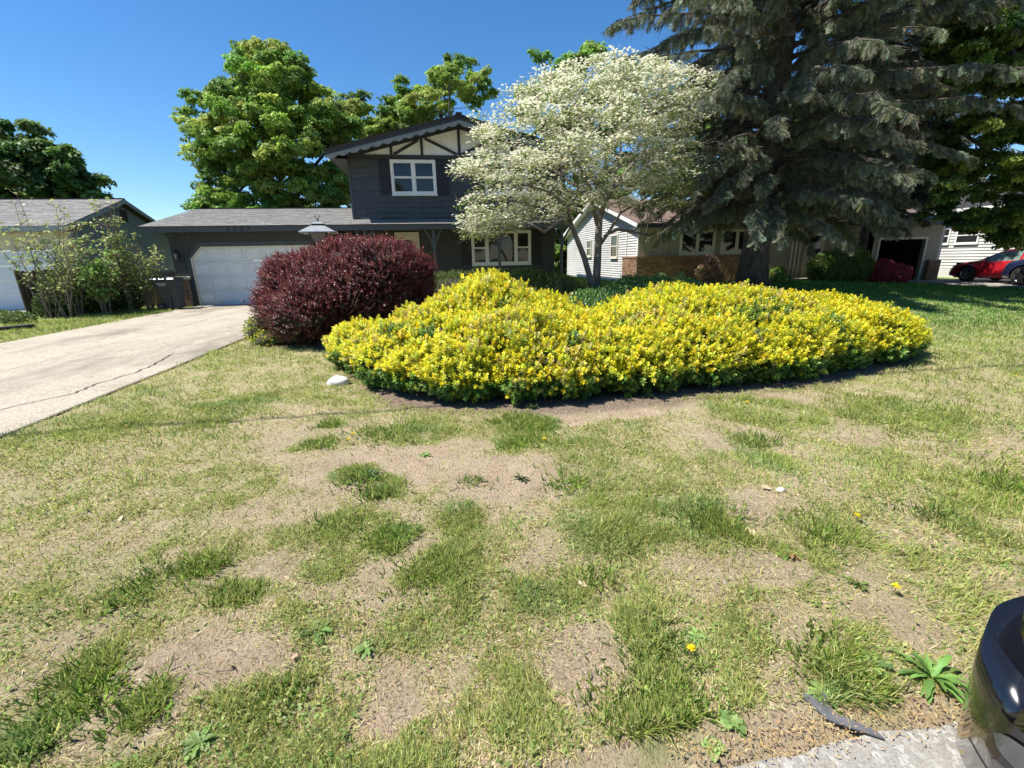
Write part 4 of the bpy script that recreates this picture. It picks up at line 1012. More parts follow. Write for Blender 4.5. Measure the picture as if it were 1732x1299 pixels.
# the big burgundy bush
bb = [(-1.85, 9.7, .98, 1.5, 1.35, .86), (-2.55, 9.6, .80, .95, 1.1, .78), (-1.25, 9.8, 1.12, .95, 1.1, .80), (-2.7, 9.5, 1.0, .72, .9, .60), (-1.62, 9.6, 1.3, .85, 1.05, .62), (-2.3, 9.4, .78, 1.05, 1.1, .70), (-.92, 9.9, .98, .70, .9, .62), (-2.15, 9.55, 1.16, .75, 1.0, .60), (-3.05, 9.5, .60, .50, .8, .48), (-1.1, 9.7, 1.5, .45, .6, .40), (-1.9, 9.4, 1.45, .35, .5, .38), (-2.9, 9.3, 1.25, .35, .5, .3), (-.6, 9.6, 1.2, .4, .5, .38), (-2.55, 8.75, .62, .75, .6, .5), (-1.2, 9.2, 1.35, .75, .7, .52)]
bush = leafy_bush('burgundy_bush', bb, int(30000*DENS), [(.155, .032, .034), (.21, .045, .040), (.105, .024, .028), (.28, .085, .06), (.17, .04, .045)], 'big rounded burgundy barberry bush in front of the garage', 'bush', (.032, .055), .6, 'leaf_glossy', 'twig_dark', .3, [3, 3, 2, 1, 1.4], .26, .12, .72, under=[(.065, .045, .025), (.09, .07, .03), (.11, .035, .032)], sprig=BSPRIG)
stems('stem', (-2.0, 9.2, 0), [(-2.0+1.5*math.cos(a), 9.3+1.0*math.sin(a), .75+.3*rnd.random()) for a in [i*.21 for i in range(60)]], .022, 'twig', bush)
# small golden sprig at its foot
leafy_bush('small_golden_shrub', [(-3.62, 9.25, .22, .22, .35, .30), (-3.35, 8.9, .10, .25, .25, .18)], int(1300*DENS), [(.70, .62, .04), (.20, .30, .05), (.12, .2, .04)], 'small golden green shrub at the foot of the burgundy bush by the drive', 'shrub', (.03, .05), .6)
# clipped yew hedge before the porch, green spreading shrubs in the bed
yew = [LU(.3, 12.9, 1.2, 1.0, 1.16, .4), LU(1.3, 12.9, 1.2, 1.0, 1.2, .4), LU(2.2, 12.8, 1.2, 1.0, 1.18, .4), LU(3.0, 12.7, 1.1, 1.0, 1.05, .4), LU(3.6, 12.7, .8, .9, .84, .4), LU(-.7, 13, 1.0, .9, 1.14, .4)]
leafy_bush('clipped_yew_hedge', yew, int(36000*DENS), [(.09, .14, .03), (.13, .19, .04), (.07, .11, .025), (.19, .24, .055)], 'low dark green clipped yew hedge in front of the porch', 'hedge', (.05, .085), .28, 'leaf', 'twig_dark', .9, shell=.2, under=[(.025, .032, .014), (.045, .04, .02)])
gs = [LU(3.0, 10.2, .7, .7, .62, .3), LU(3.7, 10.6, .9, .9, .74, .3), LU(4.5, 10.9, .9, .9, .78, .3), LU(5.3, 11.0, .9, .9, .74, .3), LU(4.3, 10.1, .9, .7, .6, .3), LU(5.1, 10.2, .7, .7, .58, .3), LU(3.6, 9.9, .7, .5, .5, .3)]
leafy_bush('green_euonymus', gs, int(26000*DENS), [(.09, .20, .045), (.13, .26, .055), (.19, .33, .08), (.07, .15, .035)], 'spreading deep green shrub behind the dip between the golden mounds', 'shrub', (.035, .06), .6, 'leaf_glossy', up=.6)
gs2 = [LU(5.3, 12.0, .9, .7, .95, .3), LU(6.1, 12.2, .8, .7, .92, .3), LU(6.9, 12.1, .7, .7, .82, .3)]
leafy_bush('green_euonymus', gs2, int(15000*DENS), [(.08, .18, .04), (.12, .24, .05), (.17, .31, .07)], 'darker green shrub to the right of the dogwood trunk before the brick wall', 'shrub', (.04, .065), .6, 'leaf_glossy', up=.6)
leafy_bush('yellow_sprig', [(5.15, 10.2, .62, .25, .2, .16), (6.2, 11.3, .7, .2, .2, .16), (4.8, 10.1, .56, .2, .2, .15)], int(900*DENS), [(.75, .62, .04), (.45, .48, .06)], 'yellow variegated sprigs growing out of the deep green shrub', 'shrub', (.035, .055), .6, coresc=.3)

# the neighbour's round shrub, red maple, small bed plants
def GA(px, py, Y): a = at(px, py, Y); return a
c = at(1420, 450, 17.5)
leafy_bush('round_boxwood', [(c[0]-.55, 17.5, .75, .8, .8, .72), (c[0]+.45, 17.6, .85, .95, .85, .80), (c[0], 17.4, .6, 1.2, .8, .55)], int(15000*DENS), [(.12, .20, .04), (.17, .26, .055), (.24, .34, .08), (.09, .15, .03)], 'clipped round green shrub beside the entry of the ranch house', 'shrub', (.07, .11), .5, up=.5)
c = at(1503, 455, 17.3)
leafy_bush('dwarf_red_maple', [(c[0]-.4, 17.3, .55, .65, .6, .42), (c[0]+.35, 17.4, .5, .75, .6, .42), (c[0]-.1, 17.2, .42, .95, .6, .4), (c[0]-.2, 17.4, .8, .4, .4, .32)], int(8000*DENS), [(.46, .07, .10), (.56, .11, .14), (.36, .05, .07)], 'low crimson leaved maple by the open garage of the ranch house', 'shrub', (.07, .12), .35, up=.1)
c = at(1195, 470, 17.6)
az_ = leafy_bush('azalea', [(c[0], 17.6, .75, .45, .4, .38), (c[0]+.2, 17.5, .5, .4, .4, .3), (c[0]+.1, 17.6, 1.1, .28, .3, .35)], int(2600*DENS), [(.26, .22, .08), (.16, .18, .05), (.48, .26, .22), (.55, .33, .28)], 'thin pinkish and olive azalea against the brick wainscot', 'shrub', (.06, .10), .5, coresc=.3)
# dry ornamental grasses
def dry_grass(px, py, Y, n, h, sp, label, cols):
    g0 = at(px, py, Y); z0 = float(gz(g0[0], Y))
    x = g0[0]+RS.normal(0, sp, n); y = Y+RS.normal(0, sp*.6, n); az = RS.uniform(0, 6.28, n); ln = RS.uniform(1.0, 1.5, n)
    D = np.stack([np.cos(az)*np.cos(ln), np.sin(az)*np.cos(ln), np.sin(ln)], 1)
    V, F = leaves(np.stack([x, y, 0*x+z0], 1), D, rdir(n), h*RS.uniform(.5, 1, n), RS.uniform(.012, .022, n), .15)
    o = npmesh('dry_ornamental_grass', V, F, 'grass_blade', None, np.repeat(palette(n, cols), 4, 0)); tag(o, label, 'ornamental grass'); return o
dry_grass(1228, 480, 17.9, 500, 1.15, .42, 'tan dry ornamental grass clump left of the spruce trunk', [(.42, .28, .16), (.5, .36, .22), (.30, .20, .12)])
dry_grass(1318, 480, 17.4, 260, .95, .35, 'tan dry grass clump right of the spruce trunk', [(.42, .28, .16), (.5, .36, .22), (.30, .22, .12)])
c = at(1322, 470, 16.8)
leafy_bush('hosta', [(c[0], 16.8, .35, .35, .3, .22), (c[0]+.1, 17.2, .6, .3, .3, .25)], int(300*DENS)+60, [(.16, .28, .05), (.22, .33, .07)], 'light green leafy plants by the entry step of the ranch house', 'plant', (.14, .2), .6, coresc=.2)
for px, Y, lb in ((1120, 16.5, 'pale green leafy stem standing before the brick wainscot, leftmost'), (1152, 16.8, 'taller pale green leafy stem before the brick wainscot near the azalea')):
    c = at(px, 465, Y); leafy_bush('young_sapling', [(c[0], Y, .5, .18, .18, .3)], 140, [(.20, .32, .12), (.28, .38, .18)], lb, 'plant', (.08, .13), .6, coresc=.2)

# ------------------------------------------------------------------ trees
CLUS = cluster_sources(); SPRAYS = spray_sources()
def grow(name, root_pts, targets, rad, mat, parent, rmin=.012, step=.6, sides=6):
    """branches: starts from main limbs (lists of (point, radius)) and joins every target to the nearest node"""
    m = MB(); NP = []; NR = []
    for limb in root_pts:
        m.tube([p for p, r in limb], [r for p, r in limb], 10)
        for (p, r), (p2, r2) in zip(limb[:-1], limb[1:]):
            for k in range(4): t = k/4; NP.append(np.array(p)*(1-t)+np.array(p2)*t); NR.append(r*(1-t)+r2*t)
        NP.append(np.array(limb[-1][0])); NR.append(limb[-1][1])
    NPa = np.array(NP); NRa = np.array(NR); base = NPa[0]
    order = np.argsort([np.linalg.norm(np.array(t)-base) for t in targets])
    for i in order:
        t = np.array(targets[i], float); d = np.linalg.norm(NPa-t, axis=1)
        pen = d+.9*np.maximum(0, NPa[:, 2]-t[2]+.2*d)+.35*(NRa < rmin*1.3)*d
        j = int(np.argmin(pen)); a = NPa[j]; L = d[j]
        if L < .05: continue
        k = max(2, int(L/step)+1); r0 = min(NRa[j]*.7, rmin+.028*L)
        pts = []; rs = []
        for q in range(k+1):
            u = q/k; p = a*(1-u)+t*u+np.array([0, 0, .10*L*math.sin(math.pi*u)])+(RS.normal(size=3)*.05*L*math.sin(math.pi*u)); pts.append(p); rs.append(r0*(1-u)+rmin*.6*u)
        m.tube(pts, rs, sides if r0 > .05 else 4, False)
        NPa = np.concatenate([NPa, np.array(pts[1:])]); NRa = np.concatenate([NRa, np.array(rs[1:])])
    return m.build(name, mat, parent, True)
def crown_targets(poly, Y, depth, n, seed=0, edge=.0):
    """clump centres filling a rounded body whose outline at distance Y is the polygon (given as sight lines)"""
    R = np.random.RandomState(100+seed); P = np.array(poly, float); lo, hi = P.min(0), P.max(0); cx, cy = P.mean(0); out_ = []
    A = (hi-lo).max()/2
    while len(out_) < n:
        q = lo+(hi-lo)*R.rand(2)
        if not inpoly(q[0], q[1], poly): continue
        dd = float(polydist(q[0], q[1], poly)); s = min(1, dd/(A*.62))**.5
        if dd < edge: continue
        u = R.uniform(-1, 1); u = math.copysign(abs(u)**.6, u)
        out_.append(at(q[0], q[1], Y+depth*s*u)+R.normal(0, .22 if n < 560 else .1, 3)*(Y > 20))
    return np.array(out_)
def clump_leaves(T, per, r, flat, L, cols, wts=None, droop=.3, hemi=.35, asp=.75, tone=None):
    n = len(T); sz = RS.uniform(.65, 1.25, n)*r
    i = np.repeat(np.arange(n), per); m = len(i); d = rdir(m); d[:, 2] = np.where(d[:, 2] < -hemi, -d[:, 2], d[:, 2])
    rr = RS.rand(m)**.4; P = T[i]+d*np.array([1, 1, flat])*(sz[i]*rr)[:, None]
    D = unit(d*.8+.7*rdir(m)-np.array([0, 0, droop])); N = unit(np.array([0, 0, 1.0])*.9+d*.5+.55*rdir(m))
    c = palette(m, cols, wts, .14)
    if tone is not None: c = np.clip(c*tone[i][:, None], .004, .9)
    Ls = RS.uniform(L[0], L[1], m); return P, D, N, Ls, Ls*asp, c
def tree(name, label, poly, Y, depth, trunk_px, cols, nt=160, per=9, r=.7, L=.62, seed=0, base_z=0, trunk_r=.3, mat='bark_dark', flat=.7, group=None, wts=None, rmin=.02, loc=None, leafm='leaf', hemi=.35, limbs=True):
    T = crown_targets(poly, Y, depth, nt, seed)
    b = at(trunk_px[0][0], trunk_px[0][1], Y)
    root = empty(name, (0, 0, 0), 0, label, 'tree', group)
    c = T.mean(0); top = T[:, 2].max(); x0 = b[0]
    pts = [((x0, Y, base_z-.1), trunk_r*1.35), ((x0+.03, Y, base_z+.5), trunk_r)]
    for k in range(1, 6):
        u = k/5; pts.append(((x0*(1-u*.7)+c[0]*u*.7+.15*math.sin(k*2+seed), Y+.1*math.cos(k), base_z+.5+(top-base_z-1.5)*u*.85), trunk_r*(1-.80*u)))
    limbs_ = [pts]
    lowz = T[:, 2].min()
    if limbs:
        R2 = np.random.RandomState(seed+50)
        for k in range(7):
            t = T[R2.randint(len(T))]; s = pts[2+k % 3][0]; rr = pts[2+k % 3][1]
            mid = np.array(s)*.5+t*.5+np.array([0, 0, .08*np.linalg.norm(t-np.array(s))])
            limbs_.append([(s, rr*.6), (tuple(mid), rr*.38), (tuple(t), .03)])
    grow('trunk', limbs_, T, trunk_r, mat, root, rmin, .9)
    k = per; i = np.repeat(np.arange(len(T)), k); m = len(i); d = rdir(m); d[:, 2] = np.abs(d[:, 2])*1.1-.28
    sz = (RS.uniform(.6, 1.25, len(T))*r)[i]; P = T[i]+d*np.array([1, 1, flat])*(sz*(.55+.5*RS.rand(m)))[:, None]
    az = RS.uniform(0, 6.28, m); E_ = np.stack([RS.normal(0, .35, m)-.5*d[:, 1], RS.normal(0, .35, m)+.5*d[:, 0], az], 1)
    tn = palette(len(T), cols, wts, .10)[i]*(1+.10*RS.normal(size=(m, 1)))
    scatter_on('crown', P, E_, RS.uniform(.8, 1.25, m)*L, tn, CLUS, root)
    return root
MAPLE = [(.20, .34, .07), (.26, .40, .08), (.32, .45, .10), (.15, .26, .06), (.38, .48, .12)]
tree('maple_tree', 'large bushy green maple rising behind the garage roof',
     [(452, 60), (470, 75), (480, 100), (520, 115), (528, 150), (560, 160), (575, 190), (600, 210), (592, 260), (596, 330), (560, 400), (380, 410), (340, 360), (330, 330), (345, 300), (330, 270), (312, 240), (310, 190), (320, 150), (355, 145), (375, 120), (395, 100), (420, 90), (440, 85)],
     29, 4.5, [(455, 420)], MAPLE, 470, 16, .66, .38, 1, trunk_r=.32)
tree('background_maple', 'smaller maple crown seen above the left slope of the grey house roof',
     [(560, 170), (590, 155), (620, 175), (660, 178), (700, 190), (720, 240), (640, 330), (570, 330), (560, 230)], 34, 3, [(625, 400)], MAPLE, 120, 16, .6, .38, 2, trunk_r=.25)
tree('background_maple', 'loose maple crown standing highest above the peak of the grey house',
     [(668, 140), (690, 125), (705, 140), (725, 132), (735, 112), (760, 112), (780, 100), (800, 102), (818, 125), (828, 155), (805, 175), (820, 182), (790, 185), (740, 200), (700, 260), (675, 230), (662, 190), (680, 160)], 34, 3, [(770, 400)], MAPLE, 95, 14, .55, .37, 3, trunk_r=.22)
tree('background_maple', 'dark green tree whose top shoots show above the white dogwood',
     [(893, 110), (905, 92), (915, 115), (945, 120), (968, 95), (980, 78), (1000, 90), (1008, 140), (1200, 180), (1240, 320), (1180, 400), (960, 400), (900, 330), (880, 200), (878, 150)], 33, 4, [(1000, 430)], [(.14, .25, .06), (.19, .31, .07), (.25, .37, .09)], 200, 9, .7, .65, 4, trunk_r=.25)
tree('far_left_tree', 'dark green tree crown behind the grey gabled house roof',
     [(-120, 190), (-60, 200), (0, 218), (12, 226), (22, 252), (38, 252), (50, 248), (58, 218), (70, 224), (78, 262), (88, 262), (86, 232), (94, 232), (104, 262), (128, 278), (138, 312), (162, 300), (160, 335), (120, 360), (-120, 360)], 34, 3.5, [(20, 420)], [(.08, .15, .045), (.11, .19, .05), (.15, .24, .07)], 190, 10, .75, .7, 5, trunk_r=.3)
tree('low_background_tree', 'small sunlit green tree seen in the gap between the two houses',
     [(940, 330), (1000, 330), (1010, 400), (985, 460), (950, 470), (930, 440)], 33, 2, [(965, 470)], [(.14, .24, .05), (.2, .3, .07)], 60, 8, .6, .6, 6, trunk_r=.12)
tree('right_maple', 'leafy shade tree whose branches hang into the right edge before the red car',
     [(1590, 0), (1640, -60), (1800, -80), (2000, 0), (2000, 300), (1850, 400), (1740, 425), (1680, 408), (1640, 404), (1600, 388), (1575, 370), (1560, 330), (1570, 250), (1575, 200), (1590, 150), (1570, 80)],
     12.6, 2.2, [(1795, 430)], [(.07, .13, .035), (.10, .18, .045), (.15, .24, .05), (.26, .34, .08)], 520, 12, .36, .27, 7, trunk_r=.22, flat=.5)  # leaf colours darkened, the shade on this crown is put into them
tree('right_maple', 'dense dark tree behind the ranch house roof and the spruce',
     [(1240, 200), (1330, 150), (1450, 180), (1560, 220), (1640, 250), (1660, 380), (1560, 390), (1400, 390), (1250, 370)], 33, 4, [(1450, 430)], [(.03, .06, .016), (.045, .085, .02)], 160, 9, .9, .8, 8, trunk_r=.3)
# trees across the street behind the viewer, seen only in the window glass
tz_ = [o for o in C.objects if o.name == 'maple_tree'][0]
for k, (x, y, sc_) in enumerate(((-20, -34, 1.0), (-7, -36, 1.1), (4, -33, .9), (16, -35, 1), (28, -33, 1))):
    c_ = copy_tree(tz_); c_.location = (x+9, y-29, 0); c_['label'] = ['leafy maple across the street, far left of the viewer', 'leafy maple across the street, left of the viewer', 'leafy maple straight across the street behind the viewer', 'leafy maple across the street, right of the viewer', 'leafy maple across the street, far right of the viewer'][k]; c_['group'] = 'trees across the street'

# ------------------------------------------------------------------ dogwood
def dogwood():
    Y0 = 12.6
    root = empty('dogwood_tree', (0, 0, 0), 0, 'white flowering dogwood with spreading layered branches in the front bed', 'tree')
    A = lambda px, py, dy=0: tuple(at(px, py, Y0+dy))
    limbs = [
        [(A(1008, 500), .14), (A(1009, 470), .115), (A(1011, 430), .105), (A(1012, 400), .10), (A(1014, 372), .085), (A(1022, 345), .07), (A(1036, 318), .06), (A(1058, 292), .045), (A(1078, 268), .035), (A(1100, 240, .5), .025)],
        [(A(1011, 380), .07), (A(1003, 350), .055), (A(996, 320), .045), (A(985, 290), .036), (A(965, 255, -.4), .028), (A(950, 215, -.6), .02)],
        [(A(1022, 345), .05), (A(1040, 300, .8), .04), (A(1050, 250, 1.2), .03), (A(1045, 190, 1.3), .02)],
        [(A(1004, 500, -.2), .10), (A(998, 470, -.2), .085), (A(988, 435, -.3), .078), (A(976, 405, -.35), .07), (A(968, 385, -.4), .06), (A(950, 372, -.8), .045), (A(920, 392, -1.3), .035), (A(900, 380, -1.8), .02)],
        [(A(968, 385, -.4), .05), (A(960, 350, -.8), .04), (A(930, 325, -1.3), .03), (A(880, 310, -1.8), .02)],
        [(A(1013, 415, .1), .07), (A(1028, 395, .3), .055), (A(1045, 388, .5), .045), (A(1070, 392, .6), .035), (A(1100, 398, .6), .03)],
        [(A(1028, 395, .3), .045), (A(1050, 360, 1.0), .035), (A(1100, 330, 1.6), .025), (A(1150, 300, 1.8), .018)],
        [(A(996, 330), .04), (A(940, 290, .8), .03), (A(870, 255, 1.4), .02)],
        [(A(1036, 318), .035), (A(1100, 280, -.8), .028), (A(1160, 250, -1.2), .018)],
        [(A(985, 360, .2), .04), (A(930, 345, 1.2), .03), (A(860, 345, 1.8), .02)]]
    poly = [(1040, 78), (1075, 92), (1110, 100), (1150, 108), (1205, 120), (1210, 150), (1190, 180), (1170, 205), (1175, 245), (1185, 290), (1170, 330), (1130, 350), (1090, 345), (1040, 355), (985, 350), (930, 370), (880, 372), (850, 395), (815, 408), (795, 390), (785, 350), (800, 325), (815, 300), (790, 290), (765, 278), (800, 262), (825, 240), (800, 225), (800, 200), (790, 195), (820, 190), (855, 185), (862, 165), (860, 145), (905, 130), (940, 112), (970, 98), (1005, 95)]
    T = crown_targets(poly, Y0, 3.0, int(480), 21)
    grow('trunk', limbs, T, .1, 'bark_grey', root, .009, .35)
    # flattened sprays: green leaves under white bracts
    n = len(T); right = sstep((T[:, 0]-4.6)/2.6)*sstep((4.4-T[:, 2])/1.5); low = sstep((3.3-T[:, 2])/1.6)
    sz = RS.uniform(.28, .55, n)
    def spread(per, flat, zoff, wt):
        cnt = np.maximum(0, (per*wt).astype(int)); i = np.repeat(np.arange(n), cnt); m = len(i)
        a = RS.uniform(0, 6.28, m); rr = RS.rand(m)**.6
        P = T[i]+np.stack([np.cos(a)*rr*sz[i], np.sin(a)*rr*sz[i], RS.normal(0, flat, m)-.12*rr*rr+zoff], 1); return P, m, i
    P, m, i = spread(54*DENS, .035, .03, np.clip(1.15-1.0*right-.5*low, .06, 1.2)*RS.uniform(.2, 1.4, n))
    Vs = []; Fs = []; cc = []; up = unit(np.array([0, 0, 1.0])+.45*rdir(m)); q = unit(np.cross(up, rdir(m))); w2 = np.cross(up, q); Lp = RS.uniform(.030, .046, m)
    off = 0
    for s in range(4):
        D = unit((q if s % 2 == 0 else w2)*(1 if s < 2 else -1)+.25*up); V, F = leaves(P, D, up, Lp, Lp*.95, .1); Vs.append(V); Fs.append(F+off); off += len(V)
        cc.append(np.repeat(palette(m, [(.85, .83, .70), (.87, .86, .78), (.78, .78, .54)], None, .06), 4, 0))
    npmesh('blossom', np.concatenate(Vs), np.concatenate(Fs), 'petal', root, np.concatenate(cc))['kind'] = 'stuff'
    P, m, i = spread(70*DENS, .05, -.02, .75+.9*right+.3*low)
    D = unit(rdir(m)*np.array([1, 1, .5])-np.array([0, 0, .15])); L_ = RS.uniform(.05, .085, m)
    leafobj('crown', P, D, unit(np.array([0, 0, 1.])+.6*rdir(m)), L_, L_*.5, palette(m, [(.26, .36, .09), (.32, .40, .11), (.18, .28, .06), (.36, .38, .15)]), 'leaf', root)
    P, m, i = spread(16*DENS, .06, -.05, np.ones(n)); D = unit(rdir(m)*np.array([1, 1, .7])+np.array([0, 0, .2])); V, F = leaves(P, D, rdir(m), RS.uniform(.15, .32, m), .010, 0)
    npmesh('twigs', V, F, 'twig', root)['kind'] = 'stuff'
dogwood()

# ------------------------------------------------------------------ blue spruces
def spruce(name, label, x0, y0, z0, H, Rmax, tr, nb, seed, dens=1.0, needle=1.0, low=1.7, side=None, prof=None, tk=.86):
    R = np.random.RandomState(seed); root = empty(name, (0, 0, 0), 0, label, 'tree')
    m = MB(); hs = np.linspace(0, 1, 12)
    m.tube([(x0+.06*math.sin(5*h+seed), y0+.06*math.cos(4*h), z0-.2+H*h) for h in hs], [tr*(1.25 if h == 0 else 1)*(1-.93*h)+.015 for h in hs], 14)
    for k in range(6):
        a = k*1.05+.3; m.tube([(x0+.7*tr*math.cos(a), y0+.7*tr*math.sin(a), z0+.35), (x0+1.5*tr*math.cos(a), y0+1.5*tr*math.sin(a), z0+.02), (x0+2.3*tr*math.cos(a), y0+2.3*tr*math.sin(a), z0-.08)], [tr*.35, tr*.22, tr*.08], 6)
    m.build('trunk', 'bark_dark', root, True)
    bm_ = MB(); BP, BD, BL, BS = [], [], [], []
    for k in range(nb):
        u = (k+.5)/nb; z = z0+low+(H-low-.4)*u**1.15; az = k*2.399+R.uniform(-.4, .4)
        hh = (z-z0)/H; L = Rmax*prof(hh)*R.uniform(.72, 1.12)
        if side: L *= side(az, z-z0)
        if L < .25: continue
        d = np.array([math.cos(az), math.sin(az), 0]); rise = .12+.25*hh; sag = (.50-.42*hh)*R.uniform(.7, 1.4)
        pts = []; ns = 9
        for s in range(ns+1):
            t = s/ns; p = np.array([x0, y0, z])+d*L*t+np.array([0, 0, L*(rise*t-sag*t*t*(1 if t < .75 else .9))+.0])
            p[:2] += R.normal(0, .02*L, 2)*t; pts.append(p)
        rb_ = min(.07, .018+.012*L)
        bm_.tube(pts, [rb_*(1-.85*s/ns) for s in range(ns+1)], 5, False)
        pts = np.array(pts)
        # side branchlets, hanging
        cnt = int(L*25*dens)
        tt = .15+.85*R.rand(cnt)**.75; f = tt*ns; j = np.minimum(f.astype(int), ns-1); fr = (f-j)[:, None]
        bp = pts[j]*(1-fr)+pts[j+1]*fr; sgn = R.choice([-1, 1], cnt)[:, None]; perp = np.array([-d[1], d[0], 0])
        bd = unit(perp*sgn*R.uniform(.4, 1.1, (cnt, 1))+d*R.uniform(.25, .9, (cnt, 1))-np.array([0, 0, 1])*R.uniform(.1, 2.2, (cnt, 1))*(1.2-.7*hh))
        BP.append(bp); BD.append(bd); BL.append((.30+.55*R.rand(cnt))*(1.1-.5*tt)*min(1, .5+L/5)); BS.append(np.full(cnt, hh))
    BP, BD, BL, BS = map(np.concatenate, (BP, BD, BL, BS))
    # twig cores of the branchlets
    V, F = leaves(BP, BD, rdir(len(BP)), BL, .03, .25); tw = npmesh('twigs', V, F, 'twig_dark', root); tw['kind'] = 'stuff'
    bm_.build('limbs', 'bark_dark', root, True)
    n_ = len(BP); up_ = unit(np.array([0, 0, 1.])+.8*rdir(n_))
    tn = palette(n_, [(1.35, 1.28, 1.10), (1.7, 1.62, 1.42), (1.0, .95, .75), (2.1, 2.0, 1.8), (1.3, 1.1, .75)], [4, 2, 2, 1, 1], .08)
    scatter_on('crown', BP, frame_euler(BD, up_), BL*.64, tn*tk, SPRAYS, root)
    return root
def prof_main(h): return float(np.interp(h, [.0, .08, .16, .28, .42, .6, .8, 1], [.35, .50, .70, .92, 1.0, .78, .42, .05]))
spruce('blue_spruce', 'huge blue spruce with thick trunk and drooping boughs in the ranch lawn', 10.45, 14.0, .22, 19.0, 5.5, .43, 320, 4, .95, 1.0, 2.5, None, prof_main)
spruce('blue_spruce', 'second blue spruce half hidden behind the huge one, over the ranch roof', float(at(1470, 440, 33.5)[0]), 33.5, .1, 27, 8.0, .40, 230, 9, .8, .9, 3.5, None, prof_main, .6)

spruce('blue_spruce', 'slender spruce added to fill the dark mass behind the round boxwood, beside the open garage', float(at(1450, 460, 18.2)[0]), 18.2, .1, 16, 3.1, .2, 170, 14, 1.05, .9, 2.9, None, prof_main, .62)  # extra spruce, put in only to fill the dark mass here
# ------------------------------------------------------------------ saplings and vines along the left fence
def sapling(label, x, y, n, h, sp, leafn, cols, seed, group):
    R = np.random.RandomState(seed); root = empty('sapling', (0, 0, 0), 0, label, 'sapling', group); m = MB(); tips = []
    for k in range(n):
        a = R.uniform(0, 6.28); l = h*R.uniform(.6, 1.05); s = sp*R.uniform(.1, 1); dx, dy = math.cos(a)*s, math.sin(a)*s*.7
        pts = [(x+dx*.12+dx*t**1.3+R.normal()*.03, y+dy*.12+dy*t**1.3+R.normal()*.03, -.02+l*t) for t in np.linspace(0, 1, 7)]
        m.tube(pts, [.022*(1-.8*t) for t in np.linspace(0, 1, 7)], 5, False)
        for q in range(2, 7):
            for w_ in range(4):
                a2 = R.uniform(0, 6.28); ll = R.uniform(.15, .5)*(1.2-q*.1); b = np.array(pts[q]); e = b+np.array([math.cos(a2)*ll, math.sin(a2)*ll, ll*R.uniform(.2, .9)])
                m.tube([b, (b+e)/2+R.normal(0, .02, 3), e], [.008, .006, .003], 3, False)
                tips += [b*.5+e*.5, e]
    m.build('stem', 'twig', root)
    T = np.array(tips)[R.rand(len(tips)) < .8]; low = T[:, 2] < h*.75; T = T[low | (R.rand(len(T)) < .35)]
    if leafn: 
        P, D, N, Ls, Ws, cc = clump_leaves(T, max(2, int(leafn*DENS)), .15, .8, (.07, .13), cols); leafobj('crown', P, D, N, Ls, Ws, cc, 'leaf', root)
YG = [(.34, .42, .13), (.42, .48, .16), (.25, .34, .09), (.48, .46, .20)]
DG = [(.05, .085, .022), (.08, .12, .03), (.13, .18, .045)]
gsap = 'saplings along the wooden fence'
def gx(px, Y): return at(px, 480, Y)[0]
sapling('bare twiggy sapling at the left edge with tall leafless stems', gx(72, 15.8), 15.8, 6, 3.6, 1.4, 1, YG, 1, gsap)
sapling('second bare sapling whose stems lean left before the pale garage', gx(100, 15.6), 15.6, 5, 3.3, 1.1, 1, YG, 2, gsap)
sapling('yellow green sapling in front of the corner of the grey gabled house', gx(118, 16.2), 16.2, 7, 2.9, .8, 4, YG, 3, gsap)
sapling('dense bright green sapling in the middle of the fence', gx(165, 16.4), 16.4, 9, 2.2, .8, 6, [(.24, .38, .10), (.32, .46, .14), (.18, .29, .07)], 4, gsap)
sapling('tall pale sapling reaching up to the gable vent', gx(212, 17.3), 17.3, 9, 3.4, .8, 4, YG, 5, gsap)
sapling('leafy sapling nearest the trash can', gx(246, 17.6), 17.6, 9, 2.5, .9, 4, YG, 6, gsap)
leafy_bush('vine_tangle', [(-11.9, 16.6, .45, .6, .5, .5), (-11.4, 17.0, .5, .6, .4, .6), (-11.0, 17.6, .45, .5, .5, .6), (-12.3, 16.3, .35, .4, .5, .4), (-11.6, 17.4, 1.0, .7, .5, .5), (-12.4, 16.9, .8, .5, .6, .6)], int(9000*DENS), DG, 'dark tangled undergrowth covering the wooden fence', 'undergrowth', (.06, .12), .6, coresc=.6)
leafy_bush('low_weed_patch', [(-13.0, 14.9, .12, .7, .5, .22), (-12.2, 14.7, .1, .5, .4, .2)], int(2500*DENS), [(.10, .18, .04), (.17, .25, .07), (.25, .28, .12)], 'low green weeds before the grey gabled house at the left edge', 'weeds', (.06, .12), .4, coresc=.5)
